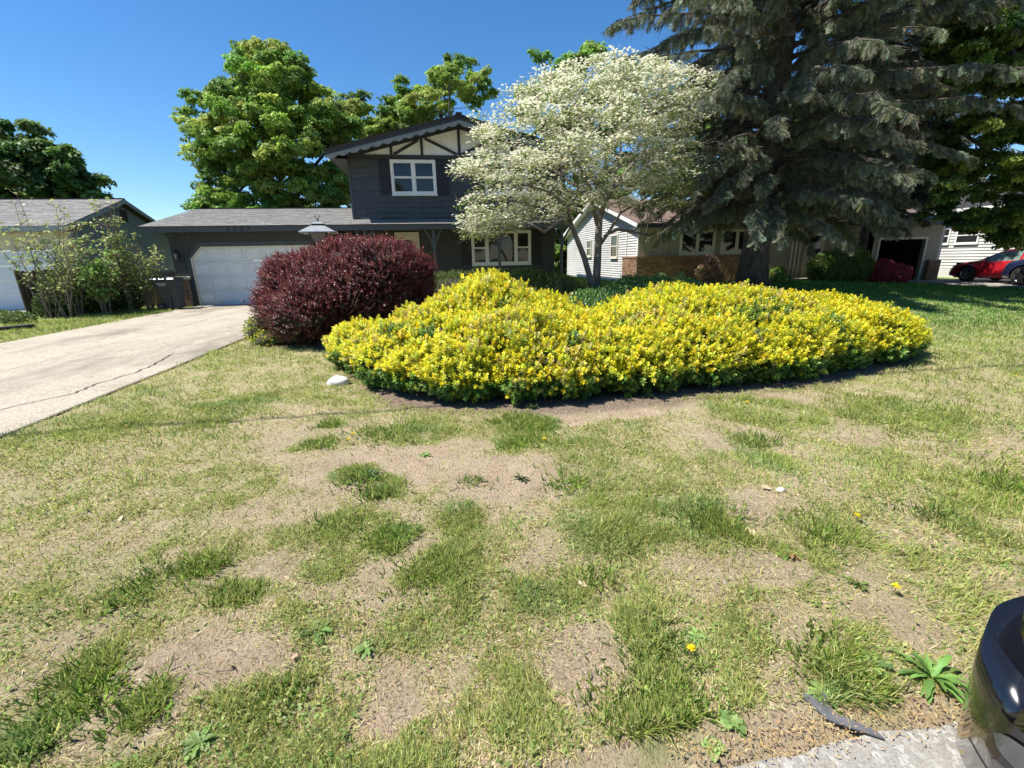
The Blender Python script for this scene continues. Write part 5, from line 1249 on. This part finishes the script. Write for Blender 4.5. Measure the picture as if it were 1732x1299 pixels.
# ------------------------------------------------------------------ wooden fence, board by board
fn = empty('wooden_fence', (0, 0, 0), 0, 'dark weathered board fence behind the saplings at the left of the drive', 'fence')
def fence_run(x0, y0, x1, y1, h):
    L = math.hypot(x1-x0, y1-y0); n = int(L/.15); d = Vector((x1-x0, y1-y0, 0)).normalized()
    for i in range(n):
        t = (i+.5)*L/n; c = Vector((x0, y0, 0))+d*t; hh = h+rnd.uniform(-.02, .02); k = rnd.uniform(.7, 1.35)
        q = d.cross(Vector((0, 0, 1)))*.011; e = d*.068
        V = [c-e-q, c+e-q, c+e+q, c-e+q]; V = [(p.x, p.y, .02) for p in V]+[(p.x, p.y, hh-.04) for p in V]+[((c-e*.55-q).x, (c-e*.55-q).y, hh), ((c+e*.55-q).x, (c+e*.55-q).y, hh), ((c+e*.55+q).x, (c+e*.55+q).y, hh), ((c-e*.55+q).x, (c-e*.55+q).y, hh)]
        MB().add(V, [(a+j, a+(j+1) % 4, a+4+(j+1) % 4, a+4+j) for a in (0, 4) for j in range(4)]+[(8, 9, 10, 11)], (k, k, k)).build('fence_board', 'fence_wood', fn)
    for z in (.35, 1.15): MB().bar((x0, y0+.03, z), (x1, y1+.03, z), .04, .08, (.8, .8, .8)).build('fence_rail', 'fence_wood', fn)
    for t in range(int(L/2.2)+1):
        c = Vector((x0, y0, 0))+d*min(L, t*2.2); MB().box(c.x-.05, c.x+.05, c.y+.05, c.y+.15, 0, h+.02, (.9, .9, .9)).build('fence_post', 'fence_wood', fn)
fence_run(-13.0, 16.2, -12.3, 18.9, 1.45); fence_run(-12.3, 18.9, -9.82, 18.9, 1.3)
# the leaning pale stake
st = MB().bar((-11.25, 17.1, -.02), (-11.45, 17.2, 1.25), .09, .03).build('wooden_stake', 'tan_board'); tag(st, 'pale wooden stake leaning in front of the dark fence', 'stake')
ed = MB().bar((-12.2, 12.2, .02), (-10.6, 13.3, .05), .30, .12).build('landscape_timber', 'rubber'); tag(ed, 'black landscape edging timber lying in the grass at the left edge', 'edging')

# ------------------------------------------------------------------ wheeled trash can
tc = empty('trash_can', (-9.42, 17.40, .02), RAD(0), 'charcoal wheeled trash can with black lid beside the garage door', 'trash can')
V = []; F = []
for z, x0, x1, y0, y1 in ((.05, -.16, .30, -.24, .24), (.55, -.24, .30, -.27, .27), (.93, -.30, .31, -.29, .29), (.93, -.33, .34, -.31, .31), (1.0, -.34, .34, -.315, .315)):
    V += [(x0+.03, y0, z), (x1-.03, y0, z), (x1, y0+.03, z), (x1, y1-.03, z), (x1-.03, y1, z), (x0+.03, y1, z), (x0, y1-.03, z), (x0, y0+.03, z)]
F = [(8*a+i, 8*a+(i+1) % 8, 8*a+8+(i+1) % 8, 8*a+8+i) for a in range(4) for i in range(8)]+[tuple(range(8))[::-1]]
body = MB().add(V, F); body.box(.06, .12, -.30, -.262, .1, .5); body.build('can_body', 'can_plastic', tc)
# black curved apron below the rim
V = []; n = 12
for i in range(n+1):
    t = i/n; x = -.345+.69*t; V += [(x, -.325, .995), (x, -.318+.02*(1-t), .995-.10-.22*math.sin(math.pi*min(1, .12+t*.75))**1.2)]
MB().add(V, [(2*i, 2*i+1, 2*i+3, 2*i+2) for i in range(n)]).build('can_apron', 'lid_plastic', tc)
V = []
for r_, z in ((1.0, 1.005), (1.02, 1.035), (.9, 1.075), (.55, 1.10)):
    for (a, b) in ((-.36, -.33), (.36, -.33), (.37, -.30), (.37, .30), (.36, .33), (-.36, .33), (-.40, .30), (-.40, -.30)): V.append((a*r_, b*r_, z))
F = [(8*a+i, 8*a+(i+1) % 8, 8*a+8+(i+1) % 8, 8*a+8+i) for a in range(3) for i in range(8)]+[tuple(24+i for i in range(8))]
MB().add(V, F).build('lid', 'lid_plastic', tc)
MB().tube([(-.40, -.26, 1.0), (-.43, -.26, .98), (-.43, .26, .98), (-.40, .26, 1.0)], .014, 6).build('handle', 'can_plastic', tc)
for y in (-.29, .29):
    wl = MB().lathe([(.0, -.03), (.09, -.03), (.125, -.03), (.13, 0), (.125, .03), (.09, .03), (0, .03)], 20, (-.22, y, .13), 'y').build('wheel', 'rubber', tc)
    MB().lathe([(0, -.036), (.06, -.034), (.075, -.031)], 16, (-.22, y, .13), 'y').build('hub', 'can_plastic', wl)
text_part('lettering', 'Arrowaste', .068, 'white_print', tc, (-.06, -.329, .865), (RAD(90), 0, 0), .002, .25)
text_part('lettering', 'SERVICE INC', .036, 'white_print', tc, (-.05, -.329, .815), (RAD(90), 0, 0), .002, .25)
MB().box(-.03, .05, -.06, .04, 1.101, 1.115).box(-.12, .0, -.1, -.02, 1.0985, 1.106).build('paper', 'white_print', tc)

# ------------------------------------------------------------------ lamp post in the burgundy bush
lx, ly = float(at(541, 400, 10.2)[0]), 10.2
lp = empty('lamp_post', (lx, ly, 0), RAD(4), 'old lantern on a post with pale hipped cap and eagle finial above the burgundy bush', 'lamp')
zt = float(at(541, 393, 10.2)[2])
MB().tube([(0, 0, -.1), (0, 0, zt-.38)], .04, 12).build('post', 'black_metal', lp)
s1, s0 = .165, .085
gl = MB(); V = [(a*s0, b*s0, zt-.36) for a, b in ((-1, -1), (1, -1), (1, 1), (-1, 1))]+[(a*s1, b*s1, zt-.02) for a, b in ((-1, -1), (1, -1), (1, 1), (-1, 1))]
for k in range(4):
    q = [V[k], V[(k+1) % 4], V[4+(k+1) % 4], V[4+k]]; MB().add(q, [(0, 1, 2, 3)]).build('lamp_pane', 'lamp_glass', lp)
    MB().bar(V[k], V[4+k], .018, .018).build('lamp_bar', 'black_metal', lp)
MB().box(-.1, .1, -.1, .1, zt-.39, zt-.361).build('lamp_base', 'black_metal', lp)
R_ = .34; V = [(a*R_, b*R_, zt-.02) for a, b in ((-1, -1), (1, -1), (1, 1), (-1, 1))]+[(a*R_, b*R_, zt) for a, b in ((-1, -1), (1, -1), (1, 1), (-1, 1))]+[(a*.13, b*.13, zt+.125) for a, b in ((-1, -1), (1, -1), (1, 1), (-1, 1))]
MB().add(V, [(3, 2, 1, 0)]+[(k+i, k+(i+1) % 4, k+4+(i+1) % 4, k+4+i) for k in (0, 4) for i in range(4)]+[(8, 9, 10, 11)]).build('lamp_cap', 'pale_metal', lp)
MB().box(-.115, .115, -.115, .115, zt+.1255, zt+.16).build('lamp_collar', 'black_metal', lp)
V = [(a*.13, b*.13, zt+.161) for a, b in ((-1, -1), (1, -1), (1, 1), (-1, 1))]+[(a*.05, b*.05, zt+.205) for a, b in ((-1, -1), (1, -1), (1, 1), (-1, 1))]
MB().add(V, [(3, 2, 1, 0)]+[(i, (i+1) % 4, 4+(i+1) % 4, 4+i) for i in range(4)]+[(4, 5, 6, 7)]).build('lamp_crown', 'pale_metal', lp)
e = MB().lathe([(0, 0), (.022, .01), (.012, .04), (.02, .06), (.0, .085)], 8, (0, 0, zt+.205))
for s in (-1, 1): e.add([(0, -.008, zt+.25), (0, .008, zt+.25), (s*.05, .004, zt+.335), (s*.065, 0, zt+.325), (s*.02, 0, zt+.262)], [(0, 1, 2, 3, 4)])
e.build('eagle_finial', 'beam_paint', lp)

# ------------------------------------------------------------------ rock, dead leaves, weeds, scrap on the lawn
def rock(name, c, r, label, mat='stone_white', seed=0):
    V = []; F = []; nu, nv = 16, 10
    for a in range(nv+1):
        th = math.pi*a/nv
        for b in range(nu):
            ph = 2*math.pi*b/nu; k = .8+.4*vnoise(math.cos(ph)*1.4+seed, math.sin(ph)*1.4+th, 1.3, 3)
            V.append((r[0]*k*math.sin(th)*math.cos(ph), r[1]*k*math.sin(th)*math.sin(ph), r[2]*k*math.cos(th)))
    F = [(a*nu+b, (a+1)*nu+b, (a+1)*nu+(b+1) % nu, a*nu+(b+1) % nu) for a in range(nv) for b in range(nu)]
    o = npmesh(name, V, F, mat, None, None, True, (c[0], c[1], float(gz(c[0], c[1]))+r[2]*.35)); tag(o, label, 'rock'); return o
g_ = on_ground(573, 650); rock('white_rock', g_, (.145, .10, .085), 'white rock at the left foot of the golden hedge', seed=2)
g_ = on_ground(1320, 832); rock('pebble', g_, (.03, .024, .018), 'small pale pebble in the bare patch right of centre', seed=5)
def dead_leaf(px, py, s, az, label):
    g = on_ground(px, py); z = float(gz(g[0], g[1]))+.018
    V = [(0, -.5, 0), (.18, -.2, .05), (.34, .0, .12), (.16, .08, .03), (.22, .36, .1), (0, .5, .03), (-.2, .32, .09), (-.14, .06, .02), (-.36, -.02, .10), (-.17, -.22, .04), (0, 0, 0)]
    F = [(10, i, (i+1) % 10) for i in range(10)]
    o = npmesh('dry_leaf', np.array(V)*s, F, 'dry_leaf', None, None, False, (g[0], g[1], z)); o.rotation_euler = (.15, -.2, az); tag(o, label, 'leaf', 'dry leaves on the lawn')
for a in [(1270, 905, .075, .4, 'curled tan oak leaf just above the dandelion rosette'), (1296, 830, .07, 1.2, 'tan dry leaf on the bare strip right of centre'), (1546, 856, .05, 2.0, 'pale dry leaf in the thin grass near the right edge'), (1524, 930, .045, 2.6, 'pale crumpled leaf below the other one at the right'),
          (985, 995, .05, .9, 'reddish tan leaf in the grass below the centre'), (205, 880, .05, .3, 'small dry leaf lying in the lawn at the left'), (352, 794, .045, 1.0, 'tiny pale leaf in the lawn left of centre'), (760, 1035, .04, 2.2, 'white scrap of dry leaf near the bottom centre'), (500, 1118, .035, 2.7, 'small dry leaf on the bare soil at the lower left')]: dead_leaf(*a)
def weed(px, py, n, r, cols, label, seed, name='broadleaf_weed', w=.20, up=(.1, .7), group='weeds in the thin lawn'):
    n = int(n*1.5); r *= .72
    R = np.random.RandomState(seed); g = on_ground(px, py); z = float(gz(g[0], g[1])); V = []; F = []; cc = []
    pal = palette(n, cols)
    for i in range(n):
        a = 6.28*i/n+R.uniform(-.3, .3); L = r*R.uniform(.6, 1.1); el = R.uniform(*up); D = np.array([math.cos(a)*math.cos(el), math.sin(a)*math.cos(el), math.sin(el)]); S = np.array([-math.sin(a), math.cos(a), 0]); b = len(V); ns = 6
        for s in range(ns+1):
            t = s/ns; p = D*L*t-np.array([0, 0, L*.45*t*t]); ww = L*w*math.sin(math.pi*min(1, .08+t*.88))**.8*(1+.7*(s % 2))*.5
            V += [p+S*ww+[0, 0, ww*.4], p, p-S*ww+[0, 0, ww*.4]]; cc += [pal[i]]*3
        for s in range(ns): q = b+3*s; F += [(q, q+1, q+4, q+3), (q+1, q+2, q+5, q+4)]
    o = npmesh(name, V, F, 'leaf', None, np.array(cc), False, (g[0], g[1], z+.005)); tag(o, label, 'weed', group); return o
WG = [(.20, .32, .09), (.26, .38, .11), (.16, .26, .07)]
weed(540, 1070, 16, .13, WG, 'dandelion rosette lying flat left of centre near the bottom', 1)
weed(1335, 935, 18, .12, [(.16, .26, .05), (.2, .3, .07), (.3, .2, .08)], 'yellow green dandelion rosette on the bare soil at the right', 2)
weed(1575, 1150, 18, .22, [(.12, .22, .05), (.15, .27, .06)], 'big strap leaved weed beside the parked black car', 3, w=.10, up=(.3, 1.0))
weed(340, 1265, 14, .10, [(.17, .26, .07), (.13, .2, .05)], 'pale broadleaf weed at the lower left', 4)
weed(1235, 1225, 12, .07, WG, 'small round leaved weed near the street edge', 5, w=.5)
weed(1205, 1260, 10, .06, WG, 'little weed just before the street, left of the round leaved one', 6, w=.5)
weed(210, 1140, 10, .09, [(.15, .2, .06), (.25, .2, .1)], 'thin weed beside the dark grass strip at the lower left', 7, w=.22)
weed(625, 805, 12, .16, [(.07, .14, .04), (.1, .18, .05)], 'dark narrow leaved weed in the bare patch left of centre', 8, w=.12, up=(.3, 1.0))
weed(882, 812, 11, .12, [(.06, .07, .03), (.09, .10, .04)], 'dark withered rosette in the middle of the bare soil', 9, w=.14, up=(.3, 1.0))
weed(720, 770, 10, .10, WG, 'small green rosette on the bare soil above the centre', 10)
weed(620, 1100, 12, .09, WG, 'green rosette right of the big flat dandelion', 11)
weed(1450, 990, 12, .10, [(.15, .2, .06), (.2, .15, .07)], 'brownish weed in the thin grass at the lower right', 12, w=.15, up=(.4, 1.2))
weed(1470, 1130, 16, .14, WG, 'clump of leafy weed above the grey scrap', 13)
weed(1390, 1180, 14, .10, WG, 'leafy weed just left of the grey scrap', 14)
weed(1180, 1080, 12, .08, WG, 'low weed right of the tall dark tussock', 15)
weed(900, 690, 12, .16, [(.08, .15, .04), (.1, .18, .05)], 'narrow leaved weed at the front edge of the golden hedge', 16, w=.1, up=(.6, 1.3))
def dandelion(px, py, label):
    g = on_ground(px, py); z = float(gz(g[0], g[1])); m = MB(); m.tube([(0, 0, 0), (.004, 0, .05)], .002, 4); 
    o = empty('dandelion', (g[0], g[1], z), 0, label, 'flower', 'dandelions in the lawn'); m.build('stem', 'twig', o)
    n = 26; D = unit(rdir(n)*np.array([1, 1, .25])+np.array([0, 0, .25])); leafobj('flower_head', np.tile([.004, 0, .052], (n, 1)), D, np.tile([0, 0, 1.], (n, 1)), .018, .010, palette(n, [(.8, .62, .02)]), 'petal', o)
for px, py, lb in ((598, 745, 'yellow dandelion on the bare ground left of centre, upper of two'), (590, 752, 'yellow dandelion on the bare ground left of centre, lower of two'), (920, 753, 'dandelion before the middle of the hedge'), (1262, 690, 'yellow dandelion in the grass in front of the long hedge'), (1510, 1009, 'single dandelion at the lower right above the parked car'), (1447, 883, 'dandelion in the lawn right of centre'), (1165, 1115, 'dandelion beside the tall dark tussock'), (1715, 645, 'dandelion in the green lawn at the right edge')): dandelion(px, py, lb)
g_ = on_ground(1405, 1208); V = [(-.05, .05, 0), (-.02, .065, 0), (.015, .05, 0), (.035, .06, 0), (.04, .035, 0), (.005, .02, 0), (.0, -.01, 0), (.07, -.07, 0), (.075, -.095, 0), (-.02, -.035, 0), (-.035, -.02, 0)]
m = MB(); n = len(V); m.add([(a, b, .012) for a, b, _ in V]+[(a, b, .018) for a, b, _ in V], [tuple(range(n))[::-1], tuple(range(n, 2*n))]+[(i, (i+1) % n, n+(i+1) % n, n+i) for i in range(n)])
o = m.build('plastic_scrap', 'scrap_plastic', None, loc=(g_[0], g_[1], float(gz(g_[0], g_[1])))); o.scale = (1.15, 1.15, 1); tag(o, 'torn grey plastic scrap lying by the street edge', 'litter')
# brittle stems, crumbs of soil and gravel, one scatter
def scatter():
    n = 6000; r = np.exp(RS.uniform(math.log(.85), math.log(9), n)); a = np.radians(RS.uniform(-60, 62, n))+_yw; x, y = r*np.sin(a), r*np.cos(a)
    k = ~bare(x, y) | ((y < 1.02) & (y > .78)); lu, di = cover(x, y); k &= RS.rand(n) < .12+di; x, y = x[k], y[k]; m = len(x); s = RS.uniform(.003, .011, m)*(1+.06*np.hypot(x, y))
    T = np.array([(1, 0, -.4), (-.5, .87, -.4), (-.5, -.87, -.4), (0, 0, .8)]); az = RS.uniform(0, 6.28, m); c, s_ = np.cos(az), np.sin(az)
    V = np.stack([np.stack([(T[j, 0]*c-T[j, 1]*s_)*s+x, (T[j, 0]*s_+T[j, 1]*c)*s*.8+y, T[j, 2]*s*.7+gz(x, y)+.004], 1) for j in range(4)], 1).reshape(-1, 3)
    b = np.arange(m)[:, None]*4; F = np.concatenate([b+[0, 1, 3], b+[1, 2, 3], b+[2, 0, 3]])
    o = npmesh('soil_crumbs', V, F, 'grass_blade', None, np.repeat(palette(m, [(.34, .26, .19), (.42, .34, .25), (.24, .18, .13), (.5, .44, .36)]), 4, 0)); tag(o, 'crumbs of soil and gravel on the bare patches', 'soil', kind='stuff')
scatter()
# straw-coloured litter drifted against the street edge
def litter():
    n = 1500; x = RS.uniform(.6, 2.3, n); y = .93+RS.normal(0, .045, n)+.05*(vnoise(x, x*0, 3, 4)-.5); az = RS.uniform(0, 6.28, n); el = RS.uniform(-.1, .4, n)
    D = np.stack([np.cos(az)*np.cos(el), np.sin(az)*np.cos(el), np.sin(el)], 1); V, F = leaves(np.stack([x, y, .014+.008*RS.rand(n)], 1), D, np.tile([0, 0, 1.], (n, 1)), RS.uniform(.008, .022, n), .004, 0)
    o = npmesh('dry_litter', V, F, 'grass_blade', None, np.repeat(palette(n, [(.6, .42, .18), (.5, .34, .15), (.65, .52, .3)]), 4, 0)); tag(o, 'pale straw litter along the street edge', 'litter', kind='stuff')
litter()
# overhead service wire whose thin shadow crosses the lawn
wr = MB().tube([(-30+2*i, 4.1+.02*i, 7.6+.0022*(i-15)**2) for i in range(31)], .022, 6); wr = wr.build('overhead_wire', 'wire_black'); tag(wr, 'black overhead wire strung above the front lawn', 'wire')

# ------------------------------------------------------------------ cars
def lin(x, pts): return float(np.interp(x, [p[0] for p in pts], [p[1] for p in pts]))
def car(name, label, paint, L, W, top, belt, roof, wheels, wr_, sill, nose=.5, glassm='car_glass', group=None, hood_bulge=.03, spokes=10, nk=.36, ne=2.6):
    """local +x is the front; top = hood and boot line, roof = (windscreen base, roof front, roof rear, rear base, height)"""
    root = empty(name, (0, 0, 0), 0, label, 'car', group)
    xs = sorted(set(list(np.linspace(-L/2, L/2, 44))+[L/2-.5*t**2 for t in np.linspace(0, 1, 16)]+[wc+wr_*1.17*math.cos(a) for wc in wheels for a in np.linspace(0, math.pi, 17)]))
    xs = [xs[0]]+[b for a, b in zip(xs[:-1], xs[1:]) if b-a > .004]
    V = []; K = 15
    for x in xs:
        ef = max(0, (abs(x)-(L/2-nose))/nose); w_ = W/2*(1-nk*ef**ne) if x > 0 else W/2*(1-.25*ef**3)
        if ef > .985: w_ *= .95
        zt = lin(x, top); zl = sill+.08*ef**2; 
        for wc in wheels:
            d = abs(x-wc)
            if d < wr_*1.17: zl = max(zl, wr_+math.sqrt(max(0, (wr_*1.17)**2-d*d)))
        zb = lin(x, belt)
        def cl(z): return max(z, zl)
        half = [(w_*.90, zl-.0), (w_*.985, cl(sill+.05)), (w_, cl(.42)), (w_*.995, cl(.58)), (w_*.975, max(zl, zb-.10)), (w_*.945, zb-.02), (w_*.86, (zb+zt)/2+.02), (w_*.55, zt+hood_bulge*.7)]
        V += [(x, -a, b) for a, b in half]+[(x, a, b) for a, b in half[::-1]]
    n = 16; F = [(i*n+j, i*n+j+1, (i+1)*n+j+1, (i+1)*n+j) for i in range(len(xs)-1) for j in range(n-1)]
    F += [tuple(range(n)), tuple((len(xs)-1)*n+j for j in range(n))[::-1]]
    me_b = MB().add(V, F).build('body', paint, root, True)
    # dark underside and wheel wells
    MB().box(-L/2+.35, L/2-.35, -W/2*.80, W/2*.80, sill-.03, lin(0, belt)-.1).build('underbody', 'rubber', root)
    wb, r0, r1, rb, h = roof; bz = lambda x: lin(x, belt)-.03
    wlow = W/2*.93; whi = W/2*.70
    pr = [(wb, lin(wb, top)+.02), (r0, h-.05), ((r0+r1)/2+.1, h), (r1, h-.06), (rb, lin(rb, top)+.02)]
    # roof shell
    V = []; 
    for x, z in pr[1:4]:
        for s in np.linspace(-1, 1, 9): V.append((x, whi*s, z-.05*s*s+.0))
    MB().add(V, [(9*i+j, 9*i+j+1, 9*i+10+j, 9*i+9+j) for i in range(2) for j in range(8)]).build('roof', paint, root, True)
    ws = [(wb, -wlow*.86, pr[0][1]), (wb, wlow*.86, pr[0][1]), (r0, whi*.98, h-.105), (r0, 0, h-.05), (r0, -whi*.98, h-.105)]
    MB().add(ws, [(0, 1, 2, 3, 4)]).build('windscreen', glassm, root)
    ws = [(rb, -wlow*.84, pr[4][1]), (rb, wlow*.84, pr[4][1]), (r1, whi*.98, h-.115), (r1, 0, h-.06), (r1, -whi*.98, h-.115)]
    MB().add(ws, [(4, 3, 2, 1, 0)]).build('rear_window', glassm, root)
    mid = (r0+r1)/2-.05
    for s in (-1, 1):
        Y0, Y1 = s*wlow*.995, s*whi*1.0
        def SP(x, t):   # a spot on the side glass plane
            zt2 = lin(x, [(rb, lin(rb, belt)), (r1, h-.115), (mid, h-.06), (r0, h-.105), (wb, lin(wb, belt))]); z0 = bz(x); z = z0+(zt2-z0)*t
            k = (z-lin(x, belt)+.03)/(h-lin(x, belt)-.03); return (x, Y0+(Y1-Y0)*k*1.02, z)
        V = []; xx = np.linspace(rb+.02, wb-.02, 22)
        for x in xx: V += [SP(x, 0), SP(x, 1)]
        MB().add(V, [(2*i, 2*i+1, 2*i+3, 2*i+2) for i in range(21)]).build('side_pillars', paint, root)
        def pane(a, b):
            V = []; xx = np.linspace(a, b, 10)
            for x in xx:
                p, q = SP(x, .06), SP(x, .90); V += [(p[0], p[1]+s*.006, p[2]), (q[0], q[1]+s*.006, q[2])]
            MB().add(V, [(2*i, 2*i+1, 2*i+3, 2*i+2) for i in range(9)]).build('side_window', 'car_glass_green' if glassm == 'car_glass_green' else 'car_glass', root)
        pane(mid+.05, wb-.22); pane(r1+.02, mid-.05)
        # door seams, handle, mirror
        for x in (wb-.05, mid, r1+.15):
            V = [(x-.006, s*(W/2+.002), .30), (x+.006, s*(W/2+.002), .30), (x+.006, s*(W/2*.975+.003), lin(x, belt)-.1), (x-.006, s*(W/2*.975+.003), lin(x, belt)-.1)]
            MB().add(V, [(0, 1, 2, 3)]).build('door_seam', 'rubber', root)
        MB().box(mid+.12, mid+.3, s*W/2*.99-.012, s*W/2*.99+.022, .74, .77).build('door_handle', paint, root)
        mm_ = MB().lathe([(0, -.06), (.06, -.05), (.085, 0), (.06, .05), (0, .06)], 10, (wb-.35, s*(W/2+.07), lin(wb, belt)+.03), 'x'); mm_.bar((wb-.35, s*W/2*.93, lin(wb, belt)-.02), (wb-.35, s*(W/2+.05), lin(wb, belt)+.01), .05, .04, up=(1, 0, 0)); mm_.build('mirror', paint, root, True)
        MB().bar((-L/2+.9, s*(W/2-.002), .33), (L/2-1.2, s*(W/2-.002), .33), .012, .03, up=(0, 1, 0)).build('side_moulding', paint, root)
    for wc in wheels:
        for s in (-1, 1):
            y = s*(W/2-.105); ti = MB().lathe([(wr_*.66, -.10), (wr_*.95, -.105), (wr_, -.07), (wr_, .07), (wr_*.95, .105), (wr_*.66, .10)], 28, (wc, y, wr_), 'y').build('wheel', 'rubber', root, True)
            rm = MB(); yo = y+s*.09
            rm.lathe([(wr_*.68, 0), (wr_*.62, -s*.02)], 28, (wc, yo, wr_), 'y'); rm.lathe([(0, s*.0), (.05, s*.0), (.06, -s*.02)], 12, (wc, yo, wr_), 'y')
            for k in range(spokes):
                a = 2*math.pi*k/spokes; rm.bar((wc+.03*math.cos(a), yo, wr_+.03*math.sin(a)), (wc+wr_*.65*math.cos(a), yo-s*.004, wr_+wr_*.65*math.sin(a)), .028, .02, up=(0, 1, 0))
            rm.build('rim', 'rim_metal', ti); MB().lathe([(0, 0), (wr_*.62, 0)], 20, (wc, yo-s*.035, wr_), 'y').build('brake_shadow', 'rubber', ti)
    return root, xs, me_b
r_, _, _ = car('red_car', 'red hatchback-roofed sedan parked in the neighbour drive before the white house', 'red_paint', 4.8, 1.84,
    [(-2.4, .62), (-2.3, .98), (-1.6, 1.02), (0, .95), (1.1, .92), (1.7, .84), (2.15, .72), (2.36, .58), (2.4, .42)],
    [(-2.4, .60), (-2.2, .92), (0, .92), (1.1, .88), (1.7, .78), (2.15, .66), (2.4, .42)], (1.15, .35, -1.0, -1.9, 1.45), (1.43, -1.42), .335, .19, .75, 'car_glass_green')
r_.location = (24.35, 15.9, .06); r_.rotation_euler = (0, 0, RAD(90))
r_['label'] = 'shiny red sedan parked in the side driveway before the white house'
for s in (-1, 1):
    V = [(2.02, s*.80, .62), (2.20, s*.70, .60), (2.33, s*.52, .58), (2.30, s*.50, .68), (2.12, s*.66, .70), (1.98, s*.78, .70)]
    MB().add([(a+.02, b+s*.015, c+.01) for a, b, c in V], [(0, 1, 2, 3, 4, 5)]).build('headlight', 'headlamp_lens', r_)
r_, _, _ = car('navy_suv', 'dark navy crossover cut by the right edge, parked beside the red sedan', 'navy_paint', 4.6, 1.86,
    [(-2.3, .75), (-2.2, 1.1), (-1.6, 1.14), (0, 1.1), (1.0, 1.08), (1.6, 1.0), (2.05, .88), (2.26, .7), (2.3, .5)],
    [(-2.3, .7), (-2.1, 1.02), (0, 1.02), (1.0, 1.0), (1.6, .92), (2.05, .78), (2.3, .5)], (.95, .2, -1.4, -2.05, 1.66), (1.40, -1.32), .36, .24, .6)
r_.location = (23.35, 13.25, .06); r_.rotation_euler = (0, 0, RAD(90))
for s in (-1, 1):
    V = [(1.95, s*.84, .74), (2.14, s*.72, .72), (2.26, s*.5, .70), (2.22, s*.48, .80), (2.02, s*.70, .82), (1.9, s*.82, .82)]
    MB().add([(a+.02, b+s*.012, c+.01) for a, b, c in V], [(0, 1, 2, 3, 4, 5)]).build('headlight', 'headlamp_lens', r_)
# the black car whose front corner stands at the lower right
bc, bxs, bbody = car('black_parked_car', 'black car parked at the kerb, only its front corner showing at the lower right', 'black_paint', 4.5, 1.76,
    [(-2.25, .7), (-2.15, 1.0), (-1.5, 1.04), (0, 1.0), (.95, .95), (1.5, .88), (1.95, .78), (2.15, .62), (2.22, .57), (2.25, .51)],
    [(-2.25, .65), (-2.0, .95), (0, .95), (.95, .90), (1.5, .80), (1.95, .66), (2.15, .56), (2.25, .49)], (1.0, .3, -1.3, -2.0, 1.45), (1.38, -1.3), .325, .15, .50, nk=.24, ne=5.0)
bc.location = (CARX, CARY, .02); bc.rotation_euler = (0, 0, RAD(180))

def bcar_w(x):
    ef = max(0, (abs(x)-1.75)/.5); return .88*(1-.24*ef**5)
def band(name, mat, z0, z1, off, xs_, face, lean=0.0):
    """a strip that wraps round the front corner of the black car, off the paint by 'off'"""
    for s in (-1, 1):
        pl = [(x, bcar_w(x)) for x in xs_]
        if face is not None: pl += [(2.25, w_) for w_ in np.linspace(bcar_w(2.25)-.01, face, 18)]
        V = []
        for i, (x, w_) in enumerate(pl):
            a = pl[max(i-1, 0)]; b = pl[min(i+1, len(pl)-1)]; t = Vector((b[0]-a[0], b[1]-a[1])).normalized(); nn = Vector((-t.y, t.x)) if -t.y > 0 or t.x > 0 else Vector((t.y, -t.x))
            f_ = i/(len(pl)-1); q = math.sin(math.pi*min(1, max(0, f_)))**.45
            zc, h = (z0+z1)/2+lean*(1-f_), (z1-z0)/2*(q if name == 'headlight' else 1)
            for zz in (zc-h, zc, zc+h): V.append((x+nn.x*off, s*(w_+nn.y*off), zz))
        F = [(3*i+k, 3*i+k+1, 3*i+4+k, 3*i+3+k) for i in range(len(pl)-1) for k in range(2)]
        o = MB().add(V, F).build(name, mat, bc, True)
xs1 = list(np.linspace(1.85, 2.25, 14))
band('headlight', 'headlamp_lens', .365, .455, .012, [2.243, 2.25], .25)
band('headlight_surround', 'black_paint', .352, .468, .006, [2.235, 2.25], .22)
band('bumper_seam', 'rubber', .305, .313, .005, [2.21, 2.23, 2.245, 2.25], 0.0)
